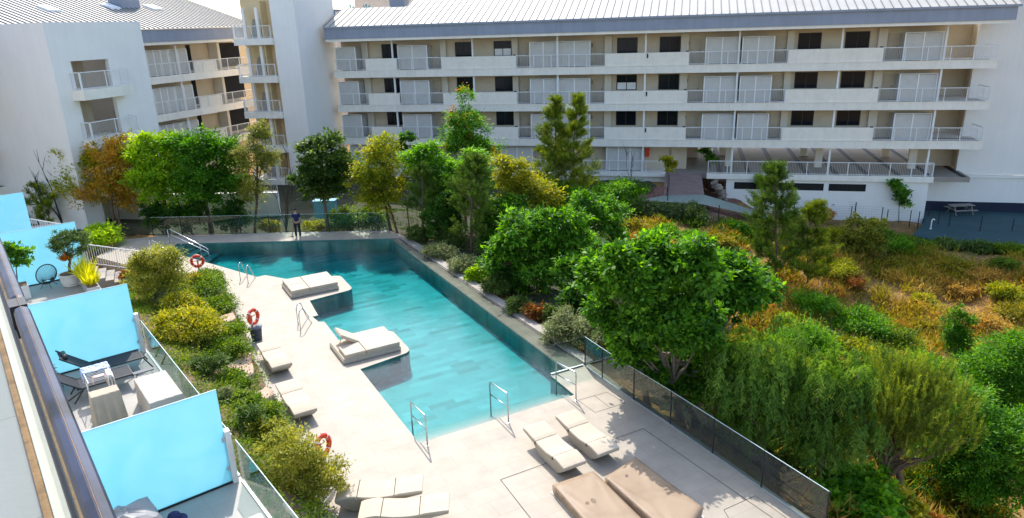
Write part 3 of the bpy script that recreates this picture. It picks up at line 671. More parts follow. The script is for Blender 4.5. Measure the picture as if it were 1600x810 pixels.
for x, y in ((548, 17), (573, 17)):
    u = FAC.px(x, y, 3.9)[0]; mb = MB()
    for k in range(7):
        q = FAC.p(u, 4.0, 12.7); e = q+np.array([math.cos(k*.9)*.35, math.sin(k*.9)*.3, .75+.1*(k % 3)]); mb.tube([q, (q+e)/2+[0, 0, .2], e], [.02, .03, .06], 5)
    mb.build('roof_plant', M['trou'] if False else M['teal'], mainb)
# end wall on the right, carpark storey, garage wall, ground floor
mb = MB(); mb.fbox(FAC, 22.1, 46, 3.0, 3.4, -1.62, 20, 0); mb.fbox(FAC, 18.5, 46, 3.002, 3.4, -5.2, -1.702, 0); mb.fbox(FAC, 20.9, 46, 2.86, 2.998, -1.85, -1.66, 0); mb.fbox(FAC, 19.7, 46, 2.96, 2.999, -5.2, -3.95, 1); mb.build('end_wall', [M['white2'], M['dado']], mainb)
mb = MB(); mb.fbox(FAC, 19.0, 23.5, 5.0, 5.2, -1.297, 10.4); mb.fbox(FAC, 22.3, 22.5, 3.401, 4.99, -1.3, 10.4); mb.build('passage_wall', M['beige'], mainb)
CU0 = FAC.px(1104, 275, 0)[0]
mb = MB(); mb.fbox(FAC, CU0, 19.6, 0, .22, -1.74, -1.28, 0); mb.fbox(FAC, CU0-4, 22.28, .221, 16, -1.7, -1.301, 1); mb.build('carpark_slab', [M['white'], M['carpark']], mainb)
for k in range(9):
    u = CU0+.9+k*2.35; struct_box(FAC, mainb, 'floor_drain', M['drain'], u, u+.42, .25, 14, -1.300, -1.294)
for x, y in ((1140, 225), (1281, 228), (1428, 232)):
    u = FAC.px(x, y, 3.6)[0]; struct_box(FAC, mainb, 'carpark_column', M['white'], u-.3, u+.3, 3.5, 3.8, -1.3, 1.277)
for x in (1258, 1387, 1130): u = FAC.px(x, 215, 9)[0]; struct_box(FAC, mainb, 'carpark_column', M['white'], u-.3, u+.3, 9, 9.3, -1.3, 1.277)
mb = MB(); rail_mesh(mb, FAC, CU0+.1, 19.5, .1, -1.28, 1.1); rail_mesh(mb, FAC, .12, 2.2, 19.5, -1.28, 1.1, axis='y'); mb.build('railing', M['rail'], mainb)
GA = FAC.px(1134, 300, .2)[0]
mb = MB(); mb.fbox(FAC, GA, 19.35, .2, .5, -5.3, -1.741, 0); mb.fbox(FAC, 19.05, 19.35, .501, 3.2, -5.3, -1.741, 0); mb.build('garage_wall', M['white2'], mainb)
for x0, x1 in ((1147, 1287), (1295, 1353)):
    mb = MB(); a, b = FAC.px(x0, 292, .19)[0], FAC.px(x1, 292, .19)[0]; mb.fbox(FAC, a, b, .185, .215, -2.62, -2.02, 0)
    k = int((b-a)/.16)
    for i in range(k): mb.fbox(FAC, a+i*.16, a+i*.16+.03, .17, .184, -2.6, -2.04, 1)
    mb.build('garage_vent', [M['dark'], M['black']], mainb)
GU = FAC.px(1040, 270, 0)[0]
mb = MB(); mb.fbox(FAC, U0, GU, 0, 2, -1.65, -1.3, 0); mb.fbox(FAC, U0, GU, .3, .6, -3.4, -1.651, 0); mb.fbox(FAC, GU, CU0+.0, .0, 14, -1.70, -1.305, 1); mb.build('ground_slab', [M['white'], M['pave']], mainb)
mb = MB(); rail_mesh(mb, FAC, U0+.1, GU-.1, .1, -1.3, 1.05); mb.build('railing', M['rail'], mainb)
for x0, x1, n in ((785, 832, 2), (948, 1003, 3), (640, 690, 2), (550, 590, 2)): add_screen(mainb, FAC, FAC.px(x0, 250, .6)[0], FAC.px(x1, 250, .6)[0], -1.3, n=n)
for x0, x1 in ((905, 925), (700, 716)): add_door(mainb, FAC, FAC.px(x0, 250, 1.9)[0], FAC.px(x1, 250, 1.9)[0], -1.3)
struct_box(FAC, mainb, 'hose_cabinet', M['orange'], FAC.px(1009, 245, 1.7)[0], FAC.px(1014, 245, 1.7)[0], 1.7, 1.98, -.2, .55)
struct_box(FAC, mainb, 'passage_wall', M['beige'], GU+.2, GU+.4, 2.0, 9, -1.3, 1.277)
struct_box(FAC, mainb, 'planter_wall', M['far'], FAC.px(1072, 240, 8)[0], FAC.px(1082, 240, 8)[0]+.5, 7.5, 8, -1.3, .6)

# ---- stair tower
tower = thing('stair_tower', 'tall white stair tower with stacked balconies between the two gallery wings', 'building', FAC.p(-34, -4, -1.5))
TV = -4.7; TA, TB_ = FAC.px(434, 110, TV)[0], FAC.px(471, 110, TV)[0]
mb = MB(); mb.fbox(FAC, TA, TB_, TV, 2.5, -3, 19); mb.build('tower_wall', M['white2'], tower)
BA, BBk = FAC.px(366, 68, TV-.3)[0], TA-.02
for i, f in enumerate([10.95, 7.75, 4.65, 1.58, -1.4]):
    b0, b1 = BA-.0, BBk
    mb = MB(); mb.fbox(FAC, b0, b1, TV-.35, TV+1.34, f-.55, f, 0); mb.build('landing_slab', M['white'], tower)
    mb = MB(); rail_mesh(mb, FAC, b0+.05, b1-.05, TV-.28, f+.001, 1.05); rail_mesh(mb, FAC, TV-.2, TV+1.3, b0+.07, f+.001, 1.05, axis='y'); mb.build('railing', M['rail'], tower)
    mb = MB(); 
    for u in (b0+.75, b0+2.05): mb.fbox(FAC, u, u+.26, TV+.2, TV+.46, f+.002, f+2.55)
    mb.build('post', M['white'], tower)
    mb = MB()
    for k in range(10): mb.fbox(FAC, b0+1.1, b0+1.95, TV+.62+k*.07, TV+1.33, f+.003, f+.16*(k+1))
    mb.build('stair_flight', M['kerb'], tower)
mb = MB(); mb.fbox(FAC, BA+.02, TA-.01, TV+1.35, TV+1.55, -3, 17, 0); mb.build('stair_wall', M['stair'], tower)
mb = MB(); mb.fbox(FAC, BA+2.35, BA+2.5, TV+.5, TV+1.34, -3, 14, 0); mb.build('stair_divider', M['stair'], tower)

# ---- left gallery wing (perpendicular-ish), same floors
wing = thing('gallery_wing', 'shorter gallery wing with pale seamed roof, left of the stair tower', 'building', WNG.p(5, 2, -1.5))
WL = [7.6+.55, 4.5+.55, 1.4+.55]; WU0, WU1 = -16, 14.5
for f in WL:
    mb = MB(); mb.fbox(WNG, WU0, WU1, 0, .22, f-.56, f+.04, 0); mb.fbox(WNG, WU0, WU1, .221, 6, f-.30, f-.004, 1); mb.fbox(WNG, WU0, WU1, .222, 1.98, f-.003, f+.004, 2)
    mb.build('floor_slab', [M['white'], M['ceil'], M['gfloor']], wing)
    wx = lambda x, v, y=100: WNG.px(x, y, v)[0]
    for x0, x1, n in ((230, 263, 3), (265, 293, 2)): add_screen(wing, WNG, wx(x0, .6), wx(x1, .6), f, n=n)
    for x0, x1 in ((203, 213), (302, 338)):
        u0, u1 = wx(x0, .1)-(.6 if x0 == 203 else 0), wx(x1, .1); mb = MB(); mb.fbox(WNG, u0, u1, .06, .16, f+.041, f+1.0); mb.build('parapet', M['parapet'], wing)
    mb = MB(); rail_mesh(mb, WNG, -1.5, WU1-.1, .02, f+.04, 1.05); mb.build('railing', M['rail'], wing)
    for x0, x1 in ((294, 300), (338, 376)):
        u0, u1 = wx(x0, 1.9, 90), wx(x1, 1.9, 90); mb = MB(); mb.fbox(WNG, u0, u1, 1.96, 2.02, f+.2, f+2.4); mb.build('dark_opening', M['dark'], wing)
    mb = MB(); mb.fbox(WNG, wx(335, 1.5), wx(337, 1.5)+.15, .9, 1.95, f+.005, f+2.5); mb.build('wall_pier', M['pier'], wing)
for x in (278, 210):
    u = wx(x, .3); mb = MB()
    for z0, z1 in ((WL[0]+.01, 10.6), (WL[1]+.01, WL[0]-.302), (WL[2]+.01, WL[1]-.302), (-1.5, WL[2]-.302)): mb.fbox(WNG, u-.07, u+.07, .25, .38, z0, z1)
    mb.build('post', M['rail'], wing)
mb = MB(); mb.fbox(WNG, WU0, WU1, 2.03, 2.3, -1.6, 10.7); mb.build('back_wall', M['beige'], wing)
WE = WNG.px(194, 75, -.6)[1]; 
mb = MB(); mb.fbox(WNG, WU0, WU1+.6, -.75, -.69, 10.95, 11.95); mb.build('fascia', M['fascia'], wing)
mb = MB(); mb.fbox(WNG, WU0, WU1+.5, -.68, 2.4, 10.72, 10.948); mb.build('soffit', M['parapet'], wing)
mb = MB(); RW = math.tan(R_(18))
def wroof(u0, u1, va, vb, zb):
    mb.hexa([WNG.p(u0, va, zb), WNG.p(u1, va, zb), WNG.p(u1, vb, zb+(vb-va)*RW), WNG.p(u0, vb, zb+(vb-va)*RW), WNG.p(u0, va, zb+.05), WNG.p(u1, va, zb+.05), WNG.p(u1, vb, zb+.05+(vb-va)*RW), WNG.p(u0, vb, zb+.05+(vb-va)*RW)], 0)
    u = u0+.02
    while u < u1:
        mb.hexa([WNG.p(u, va-.01, zb+.051), WNG.p(u+.06, va-.01, zb+.051), WNG.p(u+.06, vb, zb+.051+(vb-va)*RW), WNG.p(u, vb, zb+.051+(vb-va)*RW), WNG.p(u, va-.01, zb+.12), WNG.p(u+.06, va-.01, zb+.12), WNG.p(u+.06, vb, zb+.12+(vb-va)*RW), WNG.p(u, vb, zb+.12+(vb-va)*RW)], 1); u += .5
wroof(-26, WU1+.7, -.85, 11, 11.96)
mb.build('roof', [M['roof'], M['seam']], wing)
for u, v in ((-3, 3.5), (3.2, 4.2), (7.5, 4.0), (-12, 4.5)):
    mb = MB(); zb = 11.96+(v+.85)*RW; zt = 11.96+(v+2.05)*RW
    mb.hexa([WNG.p(u, v, zb), WNG.p(u+1, v, zb), WNG.p(u+1, v+1.2, zt), WNG.p(u, v+1.2, zt), WNG.p(u, v, zb+.22), WNG.p(u+1, v, zb+.22), WNG.p(u+1, v+1.2, zt+.22), WNG.p(u, v+1.2, zt+.22)]); s = mb.build('skylight', M['frame'], wing)
mb = MB(); mb.fbox(WNG, 4.6, 6.6, 4.6, 6, 13, 16); mb.build('chimney', M['fascia'], wing)
mb = MB(); q = WNG.p(-9.5, 1.0, 12.5); mb.tube([q, q+[0, 0, 6]], .05, 6); mb.build('lightning_rod', M['black'], wing)

# ---- corner block far left
ACn = at(111, 113, 9.5)[:2]; AC = np.array([-26.9, 45.6])
dl = np.array([-.88, .475]); dr = np.array([.30, .954])
AF = Frame((*AC, 0), (*dr, 0), (-dr[1], dr[0], 0)); AL = Frame((*AC, 0), (*dl, 0), (-dl[1]*-1, dl[0]*-1, 0))
block = thing('corner_block', 'plain white corner block with two small stacked balconies at the left edge', 'building', (*AC, -.5))
ATOP = FAC and at(87, 35, 0)
dA = math.hypot(*AC); 
def zat(px, py, xy):
    d = ray(px, py); return EYE+d[2]*math.hypot(*xy)/math.hypot(d[0], d[1])
AT = zat(88, 35, AC); 
LA = 7.0; WALL = AC-dr*.9-np.array([-dr[1], dr[0]])*0
mb = MB(); a = AC-dr*1.15+np.array([dr[1], -dr[0]])*.0
fl = a+dl*16; mb.prism([a, fl, fl+dr*6, a+dr*1.1], -1.5, AT); mb.build('gable_wall', M['white2'], block)
# right face with recess: solid above and right of the balconies
mb = MB(); mb.fbox(AF, -.049, 6.4, .02, .3, AT-2.3, AT-.01, 0); mb.fbox(AF, 3.1, 6.4, .02, .3, -1.5, AT-2.301, 0); mb.fbox(AF, 6.1, 6.4, .301, 6, -1.5, AT-.01, 0)
mb.fbox(AF, -.049, .25, .05, 5, -1.5, AT-2.302, 0); mb.fbox(AF, -.04, 6.09, .301, 6, AT-.5, AT-.02, 0); mb.build('balcony_wall', M['white2'], block)
mb = MB(); mb.fbox(AF, .251, 3.09, 2.2, 2.4, -1.5, AT-.6, 0); mb.build('recess_wall', M['beige'], block)
mb = MB(); mb.fbox(AF, 1.05, 1.35, 1.2, 2.19, -1.5, AT-.61); mb.build('recess_pier', M['white'], block)
for zf in (9.5-1.08, 9.5-1.08-3.05, 9.5-1.08-6.1):
    mb = MB(); pol = [AF.p(-.2, .0, 0), AF.p(.0, -.75, 0), AF.p(3.9, -.75, 0), AF.p(3.9, .0, 0)]
    pol2 = [AF.p(.255, 2.19, 0), AF.p(.255, .021, 0), AF.p(3.05, .021, 0), AF.p(3.05, 2.19, 0)]
    mb.prism(pol, zf-.62, zf); mb.prism(pol2, zf-.4, zf-.01); mb.build('balcony_slab', M['white'], block)
    mb = MB(); rail_mesh(mb, AF, .05, 3.85, -.68, zf, 1.08); rail_mesh(mb, AF, -.65, 0, 3.83, zf, 1.08, axis='y'); rail_mesh(mb, AF, -.65, 0, -.0, zf, 1.08, axis='y'); mb.build('railing', M['rail'], block)
    mb = MB(); mb.fbox(AF, 1.7, 2.6, 2.15, 2.199, zf+.02, zf+2.1); mb.build('door', M['door'], block)
mb = MB()
BF = Frame((*(fl-dl*4.6+np.array([dl[1], -dl[0]])*0), 0), (*(-dl), 0), (dr[0], dr[1], 0))
for zf in (1.1, 4.15):
    pass
mb.fbox(I_, -40, -36, 41.5, 42.2, .6, 1.0); mb.build('balcony_slab', M['white'], block)
# ---- distant roofs behind
far = thing('distant_house', 'pale house with a blue roof glimpsed beyond the left wing', 'house', (*FAC.p(-52, 30, 0)[:2], -2))
mb = MB(); mb.fbox(FAC, -56, -47, 30, 38, -2, 13.2); mb.build('wall', M['far'], far)
mb = MB(); mb.fbox(FAC, -56.3, -46.7, 29.7, 38.3, 13.21, 14.0); mb.build('roof', M['blue'], far)
# ================================================================== OBJECTS ROUND THE POOL
# ---- glass balustrades
def balustrade(name, label, P, h, z, m, post=.036, postm=None, group=None, cap=True, gap=.0, side=1):
    b = thing(name, label, 'glass fence', (*P[0], z), group=group)
    for i, (p, q) in enumerate(zip(P[:-1], P[1:])):
        p, q = np.array(p[:2], float), np.array(q[:2], float); L = np.linalg.norm(q-p); e = (q-p)/L; fr = Frame((*p, 0), (*e, 0), (-e[1], e[0], 0))
        mb = MB(); mb.fbox(fr, .012, L-.012, -.006, .006, z+.03, z+h); g = mb.build('glass_panel', m, b)
        if cap: mb = MB(); mb.fbox(fr, .012, L-.012, -.0075, .0075, z+h+.001, z+h+.012); mb.build('glass_edge', M['gedge'], g)
        mb = MB(); mb.fbox(fr, 0, L, -.03, .03, z+.0, z+.029); mb.build('base_channel', M['alu'], b)
    if post:
        for p in P:
            p = np.array(p[:2]); mb = MB(); mb.box(p[0]-post/2, p[0]+post/2, p[1]-post/2, p[1]+post/2, z, z+h+.005); mb.build('post', postm or M['black'], b)
    return b
gp = [Z0(x, y) for x, y in ((914, 572), (941, 592), (990, 626), (1047, 664), (1113, 710), (1189, 763), (1288, 832))]
balustrade('glass_balustrade', 'long grey tinted glass balustrade with dark joints along the right edge of the deck', gp, 1.12, .003, M['glassg'])
balustrade('glass_balustrade', 'single clear glass panel standing across the wet coping at the pool corner', [Z0(861, 586), Z0(911, 571.5)], 1.1, .022, M['glass'], post=0, cap=False)
fp = [Z0(240, 369)*(1-k)+Z0(608, 361.5)*k for k in np.linspace(0, 1, 9)]
balustrade('glass_balustrade', 'glass fence behind the far end of the pool in front of the trees', fp, 1.15, .003, M['glass'], post=.045)
# ---- pool handrails
def rail3(name, label, base, top_dir, ln, h=1.0, low=.55, drop=-.5, group=None, m=None):
    t = thing(name, label, 'handrail', (*base, 0), group=group); d = np.array([*top_dir, 0]); b = np.array([*base, 0]); r = .021
    def bend(a, c, e): return [a+(c-a)*(1-.08/np.linalg.norm(c-a)), c*.9+(a+e)*.05 if False else c+((a-c)/np.linalg.norm(a-c)+(e-c)/np.linalg.norm(e-c))*.022, c+(e-c)*(.08/np.linalg.norm(e-c))]
    T0, T1 = b+[0, 0, h], b+d*ln+[0, 0, h-.12]; B1 = b+d*ln+[0, 0, drop]
    mb = MB(); mb.tube([b, *bend(b, T0, T1), *bend(T0, T1, B1), B1], r, 8); mb.build('rail_tube', M['chrome'], t, smooth=True)
    mb = MB(); mb.tube([b+[0, 0, low], b+d*ln+[0, 0, low-.12]], r*.8, 8); mb.build('lower_bar', M['chrome'], t, smooth=True)
    for q, zz in ((b, .0),): mb = MB(); mb.lathe([(.05, 0), (.05, .012), (.025, .018)], tuple(q), 16); mb.build('base_flange', M['chrome'], t)
    return t
pdir = (Z0(563, 577)-Z0(655, 693)); pdir = pdir/np.linalg.norm(pdir)
for (x, y), lb in (((668, 697), 'chrome pool handrail at the near left corner of the pool'), ((794.6, 661), 'chrome pool handrail at the middle of the near pool edge'), ((900, 626), 'chrome pool handrail nearest the glass balustrade, beside the raised corner')):
    rail3('pool_handrail', lb, Z0(x, y), pdir, 1.18, group='handrails of the shallow pool steps')
ddir = Z0(345, 425)-Z0(264, 396); ddir = ddir/np.linalg.norm(ddir)
def entry_rail(p, q, label):
    A, B = Z0(*p), Z0(*q); t = thing('entry_handrail', label, 'handrail', (*A, 0), group='long handrails of the corner steps')
    e = (B-A); L = np.linalg.norm(e); e = np.array([*(e/L), 0]); a = np.array([*A, 0])
    for off, nm in ((0, 'upper_bar'), (-.32, 'lower_bar')):
        mb = MB(); mb.tube([a+[0, 0, .95+off]+e*.0, a+e*.3+[0, 0, .97+off], a+e*(L-.1)+[0, 0, .30+off*.6], a+e*L+[0, 0, .16+off]], .021, 8); mb.build(nm, M['chrome'], t, smooth=True)
    mb = MB(); mb.tube([a, a+[0, 0, .95]], .021, 8); mb.build('post', M['chrome'], t, smooth=True)
    mb = MB(); mb.tube([a+e*L*.8+[0, 0, -.3], a+e*L*.8+[0, 0, .42]], .021, 8); mb.build('post', M['chrome'], t, smooth=True)
entry_rail((238, 401), (284, 413), 'white metal handrail beside the olive tree at the corner steps')
entry_rail((266, 383), (327, 397), 'white metal handrail at the back of the corner steps')
def ladder(p0, p1, inward, label):
    A, B = Z0(*p0), Z0(*p1); t = thing('pool_ladder', label, 'ladder', (*((A+B)/2), 0), group='chrome pool ladders'); d = np.array([*inward, 0])
    for P in (A, B):
        a = np.array([*P, 0]); pts = [a, a+[0, 0, .62]]
        for k in range(1, 8): q = math.pi*k/8; pts.append(a+d*(.20*(1-math.cos(q)))+[0, 0, .62+.24*math.sin(q)])
        pts += [a+d*.46+[0, 0, .5], a+d*.80+[0, 0, 0.0], a+d*.86+[0, 0, -.9]]
        mb = MB(); mb.tube(pts, .021, 8); mb.build('side_rail', M['chrome'], t, smooth=True)
    a, b = np.array([*A, 0]), np.array([*B, 0])
    for k in range(3):
        mb = MB(); mb.tube([a+d*.83+[0, 0, -.18-.25*k], b+d*.83+[0, 0, -.18-.25*k]], .03, 6); mb.build('tread', M['chrome'], t)
w1 = Z0(388, 428)-Z0(376, 440); 
ladder((388, 443), (376, 438.5), (Z0(403, 431)-Z0(388, 443))/np.linalg.norm(Z0(403, 431)-Z0(388, 443)), 'chrome pool ladder nearer the far lifebuoy, left of the upper daybed')
ladder((470, 517), (466, 507), (Z0(494, 500)-Z0(470, 517))/np.linalg.norm(Z0(494, 500)-Z0(470, 517)), 'chrome pool ladder in the notch between the two daybed platforms')
# ---- lifebuoys on timber posts
def buoy(px, label, face, tilt=.0, h=1.02, R=.33):
    p = Z0(*px); t = thing('lifebuoy', label, 'lifebuoy', (*p, 0), group='orange lifebuoys on timber posts')
    f = np.array([math.cos(face), math.sin(face), 0]); sx = np.array([-f[1], f[0], 0]); up = np.array([0, 0, 1])*math.cos(tilt)+f*-math.sin(tilt)
    mb = MB(); b = np.array([*p, 0]); mb.tube([b, b+[0, 0, h+.05]], [.045, .04], 8); mb.build('post', M['timber'], t)
    mb = MB(); mb.tube([b+[0, 0, h-.02]-sx*.22, b+[0, 0, h-.02]+sx*.22], .018, 6); mb.build('cross_bar', M['timber'], t)
    c = b+f*.10+[0, 0, h]; r = MB(); r.torus(c, sx, up, R*.80, R*.21, 40, 12); ring = r.build('ring', M['orange'], t, smooth=True)
    for k in range(4):
        q = math.pi/4+k*math.pi/2; w_ = MB(); w_.torus(c, sx, up, R*.80, R*.21+.005, 6, 12, 0, q-.07, q+.07); w_.build('white_band', M['reflect'], ring, smooth=True)
    pts = [c+(sx*math.cos(a)+up*math.sin(a))*(R*1.03+.03*math.cos(4*a))+f*.02 for a in np.linspace(0, 2*math.pi, 33)]
    mb = MB(); mb.tube(pts, .008, 5); mb.build('grab_rope', M['reflect'], t)
buoy((314, 438), 'orange lifebuoy on a post by the far end of the hedge', R_(-75))
buoy((398, 532), 'orange lifebuoy on a post beside the dark litter bin', R_(-20), .1)
buoy((506, 746), 'orange lifebuoy half hidden behind the yellow green olive bush', R_(-25), .1)
# ---- litter bin
b = thing('litter_bin', 'dark slate litter bin with grey lid beside the lifebuoy post', 'bin', (*Z0(401.5, 531), 0)); q = (*Z0(402, 531), 0)
mb = MB(); mb.lathe([(.19, 0), (.23, .50), (.23, .52)], q, 28); mb.build('bin_body', M['bin'], b, smooth=False)
mb = MB(); mb.lathe([(.25, .521), (.255, .56), (.22, .60), (.10, .62)], q, 28); mb.build('bin_lid', M['binlid'], b)
mb = MB(); mb.box(q[0]-.30, q[0]-.235, q[1]-.05, q[1]+.05, .38, .52); mb.build('handle', M['bin'], b)
# ---- sun loungers (cream moulded, S-shaped)
def lounger(loc, rz, label):
    t = local_thing('sun_lounger', label, 'sun lounger', loc, rz, 'cream moulded sun loungers on the deck')
    prof = [(-1.12, .465), (-.95, .455), (-.55, .42), (-.30, .375), (-.05, .36), (.25, .375), (.55, .43), (.62, .44), (.80, .42), (1.05, .37)]
    bot = [(-1.12, .43), (-.95, .39), (-.62, .30), (-.50, .02), (-.05, .02), (.25, .02), (.55, .02), (.70, .02), (.86, .13), (1.05, .33)]
    rings = []
    for (x, zt), (_, zb) in zip(prof, bot):
        wt = .36; wb = .30 if zb < .05 else .30+.06*min(1, (zb)/.5); n = 6
        rings.append([(x, -wt, zt), (x, -wt*.98, zt-.03), (x, -wb, zb), (x, wb, zb), (x, wt*.98, zt-.03), (x, wt, zt)])
    mb = MB(); mb.loft(rings); mb.build('base', M['rattan'], t, bevel=.012)
    def cz(x): return float(np.interp(x, [p[0] for p in prof], [p[1] for p in prof]))
    for x0, x1 in ((-1.13, -.42), (-.405, .50), (.515, 1.06)):
        xs = np.linspace(x0, x1, 7); rings = []
        for x in xs:
            z = cz(x)+.004; e = .012 if x in (xs[0], xs[-1]) else 0
            rings.append([(x, -.365+e, z), (x, -.375+e, z+.03), (x, -.355+e, z+.07-e), (x, 0, z+.078-e), (x, .355-e, z+.07-e), (x, .375-e, z+.03), (x, .365-e, z)])
        mb = MB(); mb.loft(rings); mb.build('cushion', M['cush'], t, bevel=.012)
    for x in (-.41, .508):
        mb = MB(); mb.box(x-.012, x+.012, -.385, -.366, cz(x)-.03, cz(x)+.05); mb.build('buckle', M['black'], t)
    return t
ang_ = lambda p, q: math.atan2(*(Z0(*q)-Z0(*p))[::-1])
AP = R_(-62)
protos = lounger((*Z0(866, 717), 0), AP, 'left of the two cream sun loungers in front of the tan covers')
def put(px, rz, label): 
    return copy_tree(protos, label=label, loc=(*Z0(*px), 0), rz=rz)
put((917, 697), AP, 'cream sun lounger touched by tree shade, right of its twin near the balustrade')
put((431, 571), AP+.06, 'cream sun lounger just below the litter bin')
put((465, 640), AP+.06, 'cream sun lounger second below the litter bin, by the sandstone slab')
put((594, 786), R_(4)+math.pi, 'cream sun lounger behind the last one at the bottom edge, raised end right')
put((632, 816), R_(3)+math.pi, 'cream sun lounger cut by the bottom edge of the photo')
# ---- double daybeds on the platforms
def daybed(A, B, C, label, raised):
    A, B, C = Z0(*A), Z0(*B), Z0(*C); ex = (B-A)/np.linalg.norm(B-A); L = np.linalg.norm(B-A); ey = np.array([-ex[1], ex[0]]); W = abs((C-A)@ey)
    t = thing('daybed', label, 'daybed', (*A, 0), group='cream double daybeds on the pool platforms'); fr = Frame((*A, 0), (*ex, 0), (*ey, 0))
    mb = MB(); mb.fbox(fr, 0, L, 0, W, .02, .16); mb.build('base', M['rattan'], t, bevel=.015)
    mb = MB(); mb.fbox(fr, .03, L-.03, .03, W-.03, .161, .21); mb.build('frame', M['cush'], t, bevel=.01)
    s = L*.40
    mb = MB(); mb.fbox(fr, s+.012, L-.02, .02, W-.02, .212, .36); mb.build('mattress', M['cush'], t, bevel=.03)
    if raised:
        mb = MB(); mb.fbox(fr, .10, s-.01, .02, W*.5-.01, .212, .36); mb.build('mattress', M['cush'], t, bevel=.03)
        c, sn = math.cos(R_(33)), math.sin(R_(33)); ln = s-.12
        P = [fr.p(s-.02, y, .25) for y in (W*.5+.01, W-.02)]; u = np.array([-ex[0]*c, -ex[1]*c, sn]); v = np.array([ex[0]*sn, ex[1]*sn, c])
        mb = MB(); mb.hexa([P[0]+u*ln, P[0], P[1], P[1]+u*ln, P[0]+u*ln+v*.13, P[0]+v*.13, P[1]+v*.13, P[1]+u*ln+v*.13]); mb.build('raised_backrest', M['cush'], t, bevel=.025)
        mb = MB(); mb.tube([fr.p(.25, W*.75, .2), P[0]*.5+P[1]*.5+u*ln*.7], .015, 6); mb.build('strut', M['alu'], t)
    else:
        mb = MB(); mb.fbox(fr, .06, s-.01, .02, W*.5-.006, .212, .36); mb.build('mattress', M['cush'], t, bevel=.03)
        mb = MB(); mb.fbox(fr, .06, s-.01, W*.5+.006, W-.02, .212, .36); mb.build('mattress', M['cush'], t, bevel=.03)
    mb = MB(); mb.fbox(fr, s-.02, s+.02, -.001, .018, .23, .33); mb.build('strap', M['timber'], t)
daybed((455, 467.5), (530, 452), (444, 448), 'flat cream double daybed on the farther pool platform', False)
daybed((537, 571), (627, 548), (514, 543), 'cream double daybed with one backrest raised, on the nearer pool platform', True)
# ---- tan covers over two stored sunbeds
def cover(px, label, h, mark=False, seed=1):
    P = [at(x, y, h)[:2] for x, y in px]; t = thing('covered_sunbed', label, 'cover', (*np.mean(P, 0), 0), group='sunbeds under tan vinyl covers'); n = 22
    rr = np.random.default_rng(seed); V = MB(); b = 0
    def top(u, v): return P[0]*(1-u)*(1-v)+P[1]*u*(1-v)+P[2]*u*v+P[3]*(1-u)*v
    H = rr.normal(0, 1, (5, 5))
    for i in range(n+1):
        for j in range(n+1):
            u, v = i/n, j/n; e = min(u, 1-u, v, 1-v); r = 0
            for (cu, cv, a_, k) in ((0, 0, .75, 1), (1, 0, 2.4, 1), (1, 1, 3.9, 1), (0, 1, 5.5, 1)):       # corner tension folds
                du, dv = u-cu, v-cv; d = math.hypot(du, dv); an = math.atan2(dv, du); r += .05*math.exp(-d*4.5)*abs(math.cos(5.5*an+seed))**4*min(1, d*8)
            z = h+r+.02*math.sin(u*3+seed)*math.sin(v*4+1)-.02*(e < .001)
            V.v.append((*top(u, v), z))
    ii = np.arange((n+1)**2).reshape(n+1, n+1); F = np.stack([ii[:-1, :-1], ii[1:, :-1], ii[1:, 1:], ii[:-1, 1:]], -1).reshape(-1, 4).tolist(); V.f += F; V.m += [0]*len(F)
    ring = [ii[i, 0] for i in range(n)]+[ii[n, j] for j in range(n)]+[ii[n-i, n] for i in range(n)]+[ii[0, n-j] for j in range(n)]
    c = np.mean(P, 0); base = len(V.v)
    for q, k in enumerate(ring): x, y, z = V.v[k]; d = np.array([x, y])-c; f = .985+.014*math.sin(q*1.9+seed); V.v.append((*(c+d*f), .03))
    m = len(ring)
    for q in range(m): V.f.append([int(ring[q]), base+q, base+(q+1) % m, int(ring[(q+1) % m])]); V.m.append(0)
    V.build('vinyl_cover', M['cover'], t, smooth=True)
    fr = [P[i]+(P[i]-c)*.02 for i in range(4)]; mb = MB(); mb.prism([c+(p-c)*1.03 for p in P], .0, .03); mb.build('metal_base', M['alu'], t)
    if mark:
        o = at(925, 783, h+.03); ex = np.array([math.cos(R_(28)), math.sin(R_(28)), 0]); ey = np.array([-ex[1], ex[0], 0]); g = MB()
        g.torus(o-ex*.14, ex, ey, .045, .004, 20, 5); g.tube([o-ex*.17-ey*.015, o-ex*.11+ey*.015], .004, 5)
        g.tube([o+ex*(.04+.05*math.cos(a))+ey*(.085*math.sin(a)) for a in np.linspace(0, 2*math.pi, 25)], .0045, 5)
        g.tube([o+ex*.02+ey*.03, o+ex*.06+ey*.05, o+ex*.02-ey*.015, o+ex*.06-ey*.045], .004, 5); g.build('printed_emblem', M['ink'], t)
cover([(863, 758), (927, 735), (1062, 868), (993, 905)], 'left tan vinyl cover with a small printed emblem, below the cream loungers', .27, True, 1)
cover([(945, 746), (992, 713), (1099, 793), (1062, 850)], 'right tan vinyl cover with pinched corner folds, partly in tree shade', .29, False, 3)

